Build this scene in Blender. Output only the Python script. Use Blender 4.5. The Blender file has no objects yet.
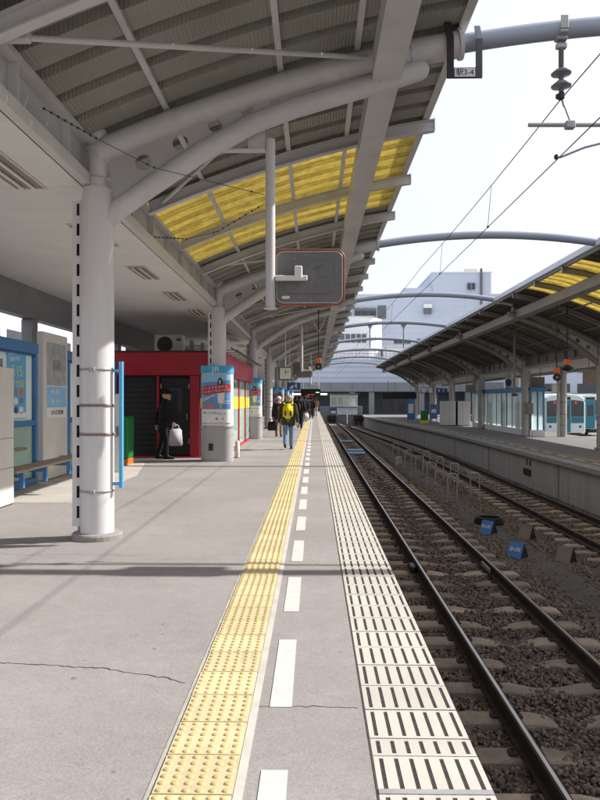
import bpy, bmesh, math, random
import numpy as np
from mathutils import Vector, Matrix
random.seed(7)
np.random.seed(7)
R = math.radians
S = bpy.context.scene
C = S.collection

# ------------------------------------------------------------------ camera, world, sun, exposure
CAMH = 1.456
cd = bpy.data.cameras.new('camera'); cam = bpy.data.objects.new('camera', cd); C.objects.link(cam)
cam.location = (0, 0, CAMH)
cam.rotation_euler = (R(90), 0, math.atan(14 / 723))
cd.sensor_fit = 'HORIZONTAL'; cd.sensor_width = 36; cd.lens = 723 / 600 * 36
cd.clip_start = 0.05; cd.clip_end = 3000
S.camera = cam
SUN_EL, SUN_AZ = R(40.5), R(14)          # azimuth from +X towards +Y
W = bpy.data.worlds.new('World'); S.world = W; W.use_nodes = True
nt = W.node_tree; nt.nodes.clear()
sky = nt.nodes.new('ShaderNodeTexSky'); sky.sky_type = 'NISHITA'; sky.sun_disc = False
sky.sun_elevation = SUN_EL; sky.sun_rotation = R(90) - SUN_AZ
sky.dust_density = 4.0; sky.air_density = 1.0; sky.ozone_density = 1.0
bg = nt.nodes.new('ShaderNodeBackground'); bg.inputs[1].default_value = 0.13
wo = nt.nodes.new('ShaderNodeOutputWorld')
# thin bright cloud veil over the blue sky
tcw = nt.nodes.new('ShaderNodeTexCoord'); nz = nt.nodes.new('ShaderNodeTexNoise'); nz.inputs['Scale'].default_value = 2.2; nz.inputs['Detail'].default_value = 6
nt.links.new(tcw.outputs['Generated'], nz.inputs['Vector'])
vr = nt.nodes.new('ShaderNodeMapRange'); vr.inputs[1].default_value = 0.3; vr.inputs[2].default_value = 0.7; vr.inputs[3].default_value = 0.66; vr.inputs[4].default_value = 0.96
nt.links.new(nz.outputs[0], vr.inputs[0])
vm = nt.nodes.new('ShaderNodeMix'); vm.data_type = 'RGBA'; vm.inputs[7].default_value = (4.25, 4.3, 4.65, 1)
nt.links.new(vr.outputs[0], vm.inputs[0]); nt.links.new(sky.outputs[0], vm.inputs[6]); nt.links.new(vm.outputs[2], bg.inputs[0])
nt.links.new(bg.outputs[0], wo.inputs[0])
sl = bpy.data.lights.new('sun', 'SUN'); sl.energy = 3.8; sl.angle = R(0.55); sl.color = (1.0, 0.95, 0.89)
so = bpy.data.objects.new('sun', sl); C.objects.link(so)
sdir = Vector((math.cos(SUN_EL) * math.cos(SUN_AZ), math.cos(SUN_EL) * math.sin(SUN_AZ), math.sin(SUN_EL)))
so.rotation_euler = sdir.to_track_quat('Z', 'Y').to_euler()
so.location = (60, 15, 60)
S.view_settings.view_transform = 'Standard'; S.view_settings.look = 'None'
S.view_settings.exposure = 0.93; S.view_settings.gamma = 1.0
S.cycles.max_bounces = 10; S.cycles.diffuse_bounces = 6; S.cycles.transparent_max_bounces = 12
S.cycles.sample_clamp_indirect = 8.0

# ------------------------------------------------------------------ materials
def srgb(r, g, b):
    f = lambda c: (c / 255 / 12.92) if c / 255 <= 0.04045 else ((c / 255 + 0.055) / 1.055) ** 2.4
    return (f(r), f(g), f(b))

def mat(name, col, rough=0.6, metal=0.0, var=0.12, scale=3.0, bump=0.0, bscale=80.0, spec=0.4,
        fine=0.0, fscale=150.0, stretch=None, dirt=None, dscale=1.2, damt=0.5, emit=None, estr=0.0, trans=None, objvar=0.0, speck=0.0, sscale=120.0, mottle=0.0, rust=0.0):
    m = bpy.data.materials.new(name); m.use_nodes = True
    n = m.node_tree.nodes; l = m.node_tree.links
    b = n['Principled BSDF']
    b.inputs['Roughness'].default_value = rough; b.inputs['Metallic'].default_value = metal
    b.inputs['Specular IOR Level'].default_value = spec
    geo = n.new('ShaderNodeNewGeometry'); src = geo.outputs['Position']
    if stretch:
        mp = n.new('ShaderNodeMapping'); mp.inputs['Scale'].default_value = stretch
        l.new(src, mp.inputs[0]); ssrc = mp.outputs[0]
    else: ssrc = src
    cur = None
    rgb = n.new('ShaderNodeRGB'); rgb.outputs[0].default_value = (*col, 1); cur = rgb.outputs[0]
    def mul(cur, sc, amt, detail=4, s=ssrc):
        t = n.new('ShaderNodeTexNoise'); t.inputs['Scale'].default_value = sc; t.inputs['Detail'].default_value = detail
        l.new(s, t.inputs['Vector'])
        r = n.new('ShaderNodeMapRange'); r.inputs[1].default_value = 0.3; r.inputs[2].default_value = 0.7
        r.inputs[3].default_value = 1 - amt; r.inputs[4].default_value = 1 + amt; r.clamp = True
        l.new(t.outputs[0], r.inputs[0])
        v = n.new('ShaderNodeVectorMath'); v.operation = 'SCALE'
        l.new(cur, v.inputs[0]); l.new(r.outputs[0], v.inputs['Scale'])
        return v.outputs[0]
    if var: cur = mul(cur, scale, var)
    if fine: cur = mul(cur, fscale, fine, 2, src)
    if rust:
        t = n.new('ShaderNodeTexNoise'); t.inputs['Scale'].default_value = 6.5; t.inputs['Detail'].default_value = 8; t.inputs['Roughness'].default_value = 0.7
        l.new(ssrc, t.inputs['Vector']); r = n.new('ShaderNodeMapRange'); r.inputs[1].default_value = 0.635; r.inputs[2].default_value = 0.70
        r.inputs[3].default_value = 0; r.inputs[4].default_value = rust; l.new(t.outputs[0], r.inputs[0])
        mx = n.new('ShaderNodeMix'); mx.data_type = 'RGBA'; l.new(r.outputs[0], mx.inputs[0]); l.new(cur, mx.inputs[6]); mx.inputs[7].default_value = (0.20, 0.125, 0.08, 1); cur = mx.outputs[2]
    if mottle: cur = mul(cur, 7.0, mottle, 5, src)
    if speck:
        for sc_, am in ((sscale, speck), (sscale * 0.45, speck * 0.3)):
            vo = n.new('ShaderNodeTexVoronoi'); vo.inputs['Scale'].default_value = sc_; l.new(src, vo.inputs['Vector'])
            sp = n.new('ShaderNodeSeparateColor'); l.new(vo.outputs['Color'], sp.inputs[0])
            r = n.new('ShaderNodeMapRange'); r.inputs[3].default_value = 1 - am; r.inputs[4].default_value = 1 + am
            l.new(sp.outputs[0], r.inputs[0]); v = n.new('ShaderNodeVectorMath'); v.operation = 'SCALE'
            l.new(cur, v.inputs[0]); l.new(r.outputs[0], v.inputs['Scale']); cur = v.outputs[0]
    if objvar:
        oi = n.new('ShaderNodeObjectInfo'); r = n.new('ShaderNodeMapRange'); r.inputs[3].default_value = 1 - objvar; r.inputs[4].default_value = 1 + objvar
        l.new(oi.outputs['Random'], r.inputs[0]); v = n.new('ShaderNodeVectorMath'); v.operation = 'SCALE'
        l.new(cur, v.inputs[0]); l.new(r.outputs[0], v.inputs['Scale']); cur = v.outputs[0]
    if dirt:
        t = n.new('ShaderNodeTexNoise'); t.inputs['Scale'].default_value = dscale; t.inputs['Detail'].default_value = 7
        t.inputs['Roughness'].default_value = 0.65; l.new(ssrc, t.inputs['Vector'])
        r = n.new('ShaderNodeMapRange'); r.inputs[1].default_value = 0.5; r.inputs[2].default_value = 0.72
        r.inputs[3].default_value = 0; r.inputs[4].default_value = damt; l.new(t.outputs[0], r.inputs[0])
        mx = n.new('ShaderNodeMix'); mx.data_type = 'RGBA'
        l.new(r.outputs[0], mx.inputs[0]); l.new(cur, mx.inputs[6]); mx.inputs[7].default_value = (*dirt, 1)
        cur = mx.outputs[2]
    l.new(cur, b.inputs['Base Color'])
    if bump:
        t = n.new('ShaderNodeTexNoise'); t.inputs['Scale'].default_value = bscale; t.inputs['Detail'].default_value = 3
        l.new(src, t.inputs['Vector'])
        bn = n.new('ShaderNodeBump'); bn.inputs['Strength'].default_value = bump; bn.inputs['Distance'].default_value = 0.02
        l.new(t.outputs[0], bn.inputs['Height']); l.new(bn.outputs[0], b.inputs['Normal'])
    if emit:
        b.inputs['Emission Color'].default_value = (*emit, 1); b.inputs['Emission Strength'].default_value = estr
    if trans is not None:
        out = n['Material Output']
        tr = n.new('ShaderNodeBsdfTranslucent'); l.new(cur, tr.inputs[0])
        ms = n.new('ShaderNodeMixShader'); ms.inputs[0].default_value = trans
        l.new(b.outputs[0], ms.inputs[1]); l.new(tr.outputs[0], ms.inputs[2]); l.new(ms.outputs[0], out.inputs[0])
    return m

def glassmat(name, col=(0.8, 0.9, 0.88), alpha=0.22, rough=0.03):
    m = bpy.data.materials.new(name); m.use_nodes = True
    n = m.node_tree.nodes; l = m.node_tree.links
    b = n['Principled BSDF']; b.inputs['Base Color'].default_value = (*col, 1); b.inputs['Roughness'].default_value = rough
    out = n['Material Output']
    tr = n.new('ShaderNodeBsdfTransparent'); tr.inputs[0].default_value = (0.97, 0.985, 0.98, 1)
    fr = n.new('ShaderNodeFresnel'); fr.inputs[0].default_value = 1.22
    mr = n.new('ShaderNodeMath'); mr.operation = 'ADD'; mr.inputs[1].default_value = alpha; mr.use_clamp = True
    l.new(fr.outputs[0], mr.inputs[0])
    ms = n.new('ShaderNodeMixShader'); l.new(mr.outputs[0], ms.inputs[0])
    l.new(tr.outputs[0], ms.inputs[1]); l.new(b.outputs[0], ms.inputs[2]); l.new(ms.outputs[0], out.inputs[0])
    return m

M = {}
M['asphalt'] = mat('asphalt', (0.262, 0.245, 0.240), 0.9, var=0.10, scale=0.7, fine=0.15, fscale=230, bump=0.12, bscale=230, speck=0.13, sscale=150, mottle=0.05,
                   dirt=(0.205, 0.19, 0.18), dscale=0.5, damt=0.5, spec=0.25)
M['slab'] = mat('pale_concrete', (0.42, 0.395, 0.36), 0.9, var=0.08, scale=1.4, fine=0.10, fscale=200, bump=0.2, bscale=200, dirt=(0.3, 0.28, 0.25), damt=0.4)
M['border'] = mat('border_concrete', (0.46, 0.44, 0.40), 0.9, var=0.12, scale=6)
M['black2'] = mat('anti_slip_strip', (0.035, 0.031, 0.030), 0.95, var=0.3, scale=40, spec=0.1)
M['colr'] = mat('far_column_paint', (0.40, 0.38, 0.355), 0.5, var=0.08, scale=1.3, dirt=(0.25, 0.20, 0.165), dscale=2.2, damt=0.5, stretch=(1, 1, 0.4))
M['rim'] = mat('mirror_rim_orange', (0.30, 0.085, 0.035), 0.45, var=0.15, scale=9)
M['pbase'] = mat('pillar_base_grey', (0.36, 0.355, 0.36), 0.45, var=0.06, scale=2, dirt=(0.24, 0.23, 0.22), damt=0.4)
M['gum'] = mat('trodden_gum', (0.17, 0.157, 0.147), 0.9, var=0.2, scale=8)
M['mapg'] = mat('map_print_grey', (0.36, 0.365, 0.37), 0.5, var=0.22, scale=5)
M['crack'] = mat('crack', (0.06, 0.055, 0.05), 0.95, var=0.3, scale=20)
M['paint'] = mat('road_paint', (0.54, 0.525, 0.505), 0.7, var=0.06, scale=14, dirt=(0.42, 0.4, 0.38), dscale=9, damt=0.45, bump=0.2, bscale=160)
M['tact'] = mat('tactile_yellow', (0.55, 0.465, 0.285), 0.7, objvar=0.13, var=0.08, scale=4, fine=0.07, fscale=120, dirt=(0.34, 0.285, 0.17), dscale=6, damt=0.65)
M['tactdot'] = mat('tactile_dot_yellow', (0.52, 0.405, 0.19), 0.65, objvar=0.13, var=0.10, scale=6, dirt=(0.36, 0.28, 0.12), dscale=9, damt=0.5)
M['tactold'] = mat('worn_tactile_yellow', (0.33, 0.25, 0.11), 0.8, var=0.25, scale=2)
M['marker'] = mat('marker_grey', (0.18, 0.15, 0.115), 0.8, var=0.15, scale=6)
M['gutter'] = mat('gutter_pale_blue', (0.52, 0.57, 0.66), 0.45, var=0.06)
M['joint'] = mat('tile_joint_blue_grey', (0.44, 0.49, 0.57), 0.7, var=0.05)
M['grout'] = mat('grout', (0.36, 0.34, 0.31), 0.95, var=0.15, scale=9)
M['edget'] = mat('edge_tile_white', (0.47, 0.44, 0.40), 0.7, objvar=0.07, var=0.06, scale=3.0, dirt=(0.46, 0.42, 0.37), dscale=3.2, damt=0.6, bump=0.08, bscale=120)
M['slot'] = mat('slot_grey', (0.075, 0.068, 0.066), 0.9, var=0.25, scale=30)
M['pcon'] = mat('platform_wall_concrete', (0.36, 0.35, 0.335), 0.9, var=0.16, scale=1.0, stretch=(4.5, 4.5, 0.30), fine=0.08, fscale=60,
                dirt=(0.085, 0.075, 0.065), dscale=1.0, damt=0.75, bump=0.25, bscale=40)
M['coping'] = mat('coping_concrete', (0.27, 0.26, 0.245), 0.9, var=0.12, scale=2, fine=0.1, fscale=90, dirt=(0.14, 0.13, 0.12), damt=0.5)
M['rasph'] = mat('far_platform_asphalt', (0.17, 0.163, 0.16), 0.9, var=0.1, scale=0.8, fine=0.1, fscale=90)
M['ground'] = mat('ground_gravel', (0.20, 0.185, 0.17), 0.95, var=0.25, scale=0.6, fine=0.3, fscale=14, bump=0.5, bscale=12)
M['ballast'] = mat('ballast_bed', (0.052, 0.041, 0.033), 0.95, var=0.28, scale=1.2, fine=0.45, fscale=24, bump=1.0, bscale=22)
M['dirtm'] = mat('dusty_walkway', (0.085, 0.075, 0.066), 0.95, var=0.2, scale=1.5, fine=0.25, fscale=40, bump=0.4, bscale=60)
M['stone'] = mat('ballast_stone', (0.150, 0.115, 0.090), 0.92, var=0.75, scale=22, fine=0.35, fscale=40, dirt=(0.045, 0.035, 0.03), dscale=2.5, damt=0.6)
M['sleeper'] = mat('sleeper_concrete', (0.27, 0.218, 0.165), 0.9, objvar=0.25, var=0.2, scale=4, fine=0.15, fscale=70, dirt=(0.10, 0.075, 0.055), dscale=3, damt=0.45, bump=0.3, bscale=60)
M['rust'] = mat('rail_rust', (0.045, 0.032, 0.027), 0.85, var=0.3, scale=8, fine=0.2, fscale=90, bump=0.2, bscale=90)
M['railtop'] = mat('rail_running_surface', (0.40, 0.375, 0.36), 0.33, metal=1.0, var=0.12, scale=2.5)
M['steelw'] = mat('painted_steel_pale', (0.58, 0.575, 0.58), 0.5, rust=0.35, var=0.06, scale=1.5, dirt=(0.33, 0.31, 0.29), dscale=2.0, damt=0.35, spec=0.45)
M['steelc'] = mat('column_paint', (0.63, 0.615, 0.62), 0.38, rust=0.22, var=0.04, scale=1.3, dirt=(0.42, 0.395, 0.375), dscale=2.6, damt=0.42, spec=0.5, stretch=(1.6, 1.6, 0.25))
M['steelb'] = mat('painted_steel_blue_grey', (0.27, 0.305, 0.37), 0.42, var=0.07, scale=1.5, dirt=(0.25, 0.26, 0.28), damt=0.35, spec=0.5)
M['web'] = mat('web_plate_paint', (0.46, 0.45, 0.44), 0.55, var=0.07, scale=1.5)
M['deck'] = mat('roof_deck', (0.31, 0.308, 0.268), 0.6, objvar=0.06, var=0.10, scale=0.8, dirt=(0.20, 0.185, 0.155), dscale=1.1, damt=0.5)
M['deckr'] = mat('roof_deck_dark', (0.11, 0.098, 0.083), 0.65, var=0.12, scale=0.8, dirt=(0.10, 0.085, 0.07), dscale=0.9, damt=0.5)  # dark base colour stands in for shade under the far canopy
M['steelr'] = mat('far_canopy_steel', (0.23, 0.213, 0.195), 0.55, rust=0.5, var=0.1, scale=1.2, dirt=(0.2, 0.16, 0.13), dscale=2.0, damt=0.5)  # base toned down to carry the backlit shade of the far steelwork
M['yel'] = mat('translucent_yellow', (0.64, 0.55, 0.24), 0.4, var=0.10, scale=1.2, fine=0.12, fscale=9, trans=0.72, stretch=(1, 6, 1), dirt=(0.50, 0.43, 0.20), dscale=2.3, damt=0.25)
M['soffit'] = mat('soffit_panel', (0.81, 0.80, 0.77), 0.55, objvar=0.025, var=0.04, scale=0.8, dirt=(0.55, 0.52, 0.47), dscale=0.8, damt=0.4)
M['lip'] = mat('fascia_cream', (0.68, 0.655, 0.615), 0.5, var=0.05, scale=1.2, dirt=(0.46, 0.43, 0.39), damt=0.4)
M['fplate'] = mat('fascia_plate', (0.50, 0.50, 0.515), 0.5, var=0.07, scale=1.5)
M['lampb'] = mat('lamp_tube', (0.82, 0.82, 0.80), 0.3, var=0.02)
M['lamph'] = mat('lamp_housing', (0.34, 0.29, 0.23), 0.6, var=0.1)
M['blackm'] = mat('black_metal', (0.022, 0.023, 0.025), 0.5, var=0.2)
M['darkg'] = mat('dark_grey_metal', (0.075, 0.078, 0.082), 0.5, var=0.15)
M['midg'] = mat('mid_grey_metal', (0.22, 0.225, 0.235), 0.45, var=0.1, scale=2)
M['galv'] = mat('galvanised_steel', (0.34, 0.345, 0.35), 0.4, metal=0.2, var=0.12, scale=6)
M['whitep'] = mat('white_paint', (0.72, 0.72, 0.71), 0.45, var=0.04, scale=2, dirt=(0.58, 0.56, 0.53), damt=0.3)
M['cabin'] = mat('cabinet_paint', (0.62, 0.605, 0.57), 0.5, var=0.04, scale=2)
M['blueF'] = mat('blue_frame_paint', (0.055, 0.19, 0.42), 0.4, var=0.08, scale=3)
M['skyb'] = mat('sky_blue_paint', (0.10, 0.40, 0.70), 0.4, var=0.06)
M['jrblue'] = mat('band_blue', (0.06, 0.36, 0.66), 0.4, var=0.04)
M['ltblue'] = mat('print_light_blue', (0.25, 0.52, 0.78), 0.4, var=0.03)
M['print_navy'] = mat('print_navy', (0.035, 0.09, 0.24), 0.4, var=0.1, scale=4)
M['print_blue'] = mat('print_blue', (0.13, 0.30, 0.58), 0.4, var=0.25, scale=3.5)
M['print_red'] = mat('print_red', (0.42, 0.03, 0.05), 0.45, var=0.06)
M['print_white'] = mat('print_white', (0.72, 0.72, 0.72), 0.45, var=0.03)
M['print_grey'] = mat('print_grey', (0.22, 0.22, 0.22), 0.5, var=0.35, scale=6)
M['print_black'] = mat('print_black', (0.02, 0.02, 0.022), 0.5, var=0.1)
M['print_yel'] = mat('print_yellow', (0.72, 0.66, 0.06), 0.45, var=0.05)
M['print_skin'] = mat('print_skin', (0.55, 0.34, 0.26), 0.5, var=0.1)
M['orange'] = mat('orange_paint', (0.75, 0.16, 0.025), 0.4, var=0.06)
M['red'] = mat('kiosk_red', (0.33, 0.008, 0.022), 0.35, var=0.08, scale=2)
M['redb'] = mat('kiosk_red_bright', (0.52, 0.02, 0.055), 0.35, var=0.06, scale=2)
M['dark'] = mat('dark_panel', (0.018, 0.016, 0.016), 0.6, var=0.25, scale=3)
M['darkwall'] = mat('dark_wall', (0.06, 0.055, 0.05), 0.8, var=0.2)
M['green'] = mat('green_plastic', (0.012, 0.17, 0.045), 0.4, var=0.08)
M['wood'] = mat('bench_wood', (0.30, 0.235, 0.165), 0.65, var=0.18, scale=3, stretch=(12, 0.8, 12), fine=0.08, fscale=50)
M['brown'] = mat('brown_band', (0.25, 0.19, 0.16), 0.6, var=0.1)
M['wallw'] = mat('building_white_tile', (0.78, 0.79, 0.80), 0.6, var=0.04, scale=0.12)
M['wallb'] = mat('building_pale_blue_tile', (0.49, 0.55, 0.65), 0.6, var=0.05, scale=0.12)
M['wallg'] = mat('concourse_grey', (0.20, 0.215, 0.235), 0.6, var=0.08, scale=0.5)
M['wallg2'] = mat('concourse_dark_grey', (0.085, 0.095, 0.11), 0.6, var=0.1, scale=0.5)
M['winb'] = mat('dark_window', (0.035, 0.045, 0.055), 0.12, var=0.15, scale=0.5, spec=0.6)
M['louvre'] = mat('louvre_grey', (0.13, 0.14, 0.155), 0.6, var=0.1)
M['teal'] = mat('train_teal', (0.02, 0.16, 0.22), 0.35, var=0.05)
M['trainw'] = mat('train_pale_blue_white', (0.56, 0.66, 0.68), 0.35, var=0.04)
M['led_r'] = mat('led_red', (0.3, 0.01, 0.01), 0.5, var=0, emit=(1, 0.06, 0.03), estr=0.35)
M['led_g'] = mat('led_green', (0.1, 0.3, 0.1), 0.5, var=0, emit=(0.35, 1, 0.35), estr=1.4)
M['led_w'] = mat('light_panel', (0.8, 0.8, 0.8), 0.5, var=0, emit=(0.9, 1, 0.95), estr=1.6)
M['mirrorb'] = mat('mirror_back_grey', (0.15, 0.15, 0.15), 0.45, var=0.10, scale=5)
M['mirror'] = mat('mirror_face', (0.85, 0.87, 0.88), 0.03, metal=1.0, var=0)
M['porcelain'] = mat('insulator_porcelain', (0.17, 0.17, 0.19), 0.25, var=0.1)
M['wire'] = mat('wire_dark', (0.07, 0.068, 0.075), 0.6, var=0.1)
M['hose'] = mat('black_rubber', (0.012, 0.012, 0.013), 0.6, var=0.2)
M['glass'] = glassmat('clear_glass', (0.75, 0.85, 0.85), 0.03)
M['glassg'] = glassmat('greenish_glass', (0.45, 0.6, 0.55), 0.22)
M['skin'] = mat('skin', (0.48, 0.30, 0.22), 0.55, var=0.05)
M['hair'] = mat('black_hair', (0.018, 0.014, 0.012), 0.5, var=0.2, scale=30)

# corrugation on the roof deck, fine ribs across the slope
for k in ('deck', 'deckr', 'yel'):
    m = M[k]; n = m.node_tree.nodes; l = m.node_tree.links
    g = n.new('ShaderNodeNewGeometry'); w = n.new('ShaderNodeTexWave'); w.wave_type = 'BANDS'; w.bands_direction = 'X'
    w.inputs['Scale'].default_value = 8.5; w.inputs['Distortion'].default_value = 0
    l.new(g.outputs['Position'], w.inputs['Vector'])
    b = n.new('ShaderNodeBump'); b.inputs['Strength'].default_value = 0.35; b.inputs['Distance'].default_value = 0.02
    l.new(w.outputs[1], b.inputs['Height']); l.new(b.outputs[0], n['Principled BSDF'].inputs['Normal'])

# ------------------------------------------------------------------ mesh helpers
class MB:
    def __init__(s): s.v = []; s.f = []; s.m = []; s.sm = []; s.mats = []
    def mi(s, m):
        if m not in s.mats: s.mats.append(m)
        return s.mats.index(m)
    def add(s, vs, fs, m, smooth=False):
        o = len(s.v); s.v += [tuple(p) for p in vs]; i = s.mi(m)
        for f in fs: s.f.append(tuple(a + o for a in f)); s.m.append(i); s.sm.append(smooth)
        return s
    def box(s, x0, x1, y0, y1, z0, z1, m):
        vs = [(x, y, z) for x in (x0, x1) for y in (y0, y1) for z in (z0, z1)]
        return s.add(vs, [(0, 1, 3, 2), (4, 6, 7, 5), (0, 4, 5, 1), (2, 3, 7, 6), (0, 2, 6, 4), (1, 5, 7, 3)], m)
    def bbox(s, x0, x1, y0, y1, z0, z1, m, b=0.01):      # bevelled box
        b = min(b, (x1 - x0) * .45, (y1 - y0) * .45, (z1 - z0) * .45)
        bm = bmesh.new(); bmesh.ops.create_cube(bm, size=1)
        for v in bm.verts:
            v.co = ((x0 + x1) / 2 + v.co.x * (x1 - x0), (y0 + y1) / 2 + v.co.y * (y1 - y0), (z0 + z1) / 2 + v.co.z * (z1 - z0))
        bmesh.ops.bevel(bm, geom=bm.edges[:], offset=b, segments=1, affect='EDGES')
        bm.verts.index_update()
        s.add([v.co[:] for v in bm.verts], [[v.index for v in f.verts] for f in bm.faces], m); bm.free(); return s
    def tube(s, pts, r, m, seg=10, caps=True, round_end=False):
        pts = [Vector(p) for p in pts]; n = len(pts)
        rs = r if isinstance(r, (list, tuple)) else [r] * n
        vs = []; fs = []
        up0 = None
        for i, p in enumerate(pts):
            t = (pts[min(i + 1, n - 1)] - pts[max(i - 1, 0)]).normalized()
            if up0 is None:
                a = Vector((0, 0, 1)) if abs(t.z) < 0.9 else Vector((1, 0, 0))
            else: a = up0
            u = (a - t * a.dot(t)).normalized(); w = t.cross(u); up0 = u
            for k in range(seg):
                an = 2 * math.pi * k / seg
                vs.append(p + (u * math.cos(an) + w * math.sin(an)) * rs[i])
        for i in range(n - 1):
            for k in range(seg):
                a = i * seg + k; b = i * seg + (k + 1) % seg
                fs.append((a, b, b + seg, a + seg))
        s.add(vs, fs, m, True)
        if caps: s.add(vs[:seg], [tuple(range(seg))[::-1]], m); s.add(vs[-seg:], [tuple(range(seg))], m)
        return s
    def lathe(s, prof, c, m, seg=16, smooth=True):        # prof (r,z) around z axis at c
        vs = []; fs = []
        for r, z in prof:
            for k in range(seg):
                a = 2 * math.pi * k / seg; vs.append((c[0] + r * math.cos(a), c[1] + r * math.sin(a), c[2] + z))
        for i in range(len(prof) - 1):
            for k in range(seg):
                a = i * seg + k; b = i * seg + (k + 1) % seg; fs.append((a, b, b + seg, a + seg))
        s.add(vs, fs, m, smooth)
        s.add(vs[:seg], [tuple(range(seg))[::-1]], m); s.add(vs[-seg:], [tuple(range(seg))], m); return s
    def prism(s, poly, axis, a0, a1, m):                  # polygon in the plane normal to axis
        def P(p, a): return {'x': (a, p[0], p[1]), 'y': (p[0], a, p[1]), 'z': (p[0], p[1], a)}[axis]
        n = len(poly); vs = [P(p, a0) for p in poly] + [P(p, a1) for p in poly]
        fs = [(i, (i + 1) % n, (i + 1) % n + n, i + n) for i in range(n)] + [tuple(range(n))[::-1], tuple(range(n, 2 * n))]
        return s.add(vs, fs, m)
    def sweep(s, poly, path, m):                          # poly in (n,z) swept along path in XY
        n = len(poly); vs = []; fs = []
        for i, p in enumerate(path):
            a = Vector(path[max(i - 1, 0)]); b = Vector(path[min(i + 1, len(path) - 1)])
            t = (b - a).normalized(); nn = Vector((t.y, -t.x))
            for q in poly: vs.append((p[0] + nn.x * q[0], p[1] + nn.y * q[0], q[1]))
        for i in range(len(path) - 1):
            for k in range(n):
                a = i * n + k; b = i * n + (k + 1) % n; fs.append((a, b, b + n, a + n))
        fs += [tuple(range(n)), tuple(range((len(path) - 1) * n, len(path) * n))[::-1]]
        return s.add(vs, fs, m)
    def mesh(s, name, tf=None, flip=False):
        me = bpy.data.meshes.new(name)
        v = [tf(*p) for p in s.v] if tf else s.v
        f = [x[::-1] for x in s.f] if flip else s.f
        me.from_pydata(v, [], f)
        for mm in s.mats: me.materials.append(M[mm] if isinstance(mm, str) else mm)
        me.polygons.foreach_set('material_index', s.m); me.polygons.foreach_set('use_smooth', s.sm)
        me.update(); return me
    def build(s, name, parent=None, loc=(0, 0, 0), rz=0, tf=None, flip=False):
        return inst(s.mesh(name, tf, flip), name, parent, loc, rz)

def inst(me, name, parent=None, loc=(0, 0, 0), rz=0):
    o = bpy.data.objects.new(name, me); C.objects.link(o); o.location = loc; o.rotation_euler = (0, 0, rz)
    if parent: o.parent = parent
    return o
def tag(o, label=None, cat=None, group=None, kind=None):
    if label: o['label'] = label
    if cat: o['category'] = cat
    if group: o['group'] = group
    if kind: o['kind'] = kind
    return o
def thing(name, label, cat, loc=(0, 0, 0), rz=0, group=None):
    o = bpy.data.objects.new(name, None); C.objects.link(o); o.location = loc; o.rotation_euler = (0, 0, rz)
    o.empty_display_size = 0.2
    return tag(o, label, cat, group)
def struct(o, label=None):
    o['kind'] = 'structure'
    if label: o['label'] = label
    return o
def copy_tree(o, loc=None, rz=None, label=None):
    def rec(a, par):
        c = a.copy(); C.objects.link(c)
        if par: c.parent = par
        for ch in a.children: rec(ch, c)
        return c
    r = rec(o, None)
    if loc is not None: r.location = loc
    if rz is not None: r.rotation_euler = (0, 0, rz)
    if label: r['label'] = label
    return r
TEXTS = []
def text(body, size, m, parent, loc, rot, name='lettering', align='CENTER', ext=0.0015, sx=1.0, shear=0.0):
    cu = bpy.data.curves.new(name, 'FONT'); cu.body = body; cu.size = size; cu.align_x = align; cu.align_y = 'CENTER'
    cu.extrude = ext; cu.shear = shear; cu.resolution_u = 3
    o = bpy.data.objects.new(name, cu); C.objects.link(o); o.parent = parent
    o.location = loc; o.rotation_euler = rot; o.scale = (sx, 1, 1)
    cu.materials.append(M[m]); TEXTS.append(o); return o
FRONT = (R(90), 0, 0)                 # reads from -Y (towards the camera)
FACEX = (R(90), 0, R(90))             # reads from +X
FACEMX = (R(90), 0, R(-90))           # reads from -X
ORD = ['first', 'second', 'third', 'fourth', 'fifth', 'sixth', 'seventh', 'eighth', 'ninth', 'tenth', 'eleventh', 'twelfth']

PITCH = 9.75; Y0 = 7.6
COLY = [Y0 + PITCH * k for k in range(8)]
YEND = 82.0
EDGE = 0.665                          # near platform edge
FZ = -0.40                            # far platform level
FARPATH = [(7.5, -2), (7.5, 38), (7.3, 46), (6.85, 55), (6.3, 65), (5.8, 76), (5.6, 84.6)]
def offpath(path, d):
    out = []
    for i, p in enumerate(path):
        a = Vector(path[max(i - 1, 0)]); b = Vector(path[min(i + 1, len(path) - 1)])
        t = (b - a).normalized(); out.append((p[0] + t.y * d, p[1] - t.x * d))
    return out

# ------------------------------------------------------------------ ground and platforms
mb = MB(); mb.add([(-900, -300, -1.75), (900, -300, -1.75), (900, 1500, -1.75), (-900, 1500, -1.75)], [(0, 1, 2, 3)], 'ground')
struct(mb.build('ground'))

# near platform body
PX0 = -9.0
mb = MB(); mb.box(PX0, EDGE - 0.06, -3, 88, -1.70, -0.14, 'pcon'); mb.box(PX0, EDGE - 0.03, -3, 88, -0.14, 0.0, 'asphalt')
plat = struct(mb.build('near_platform'))
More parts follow.
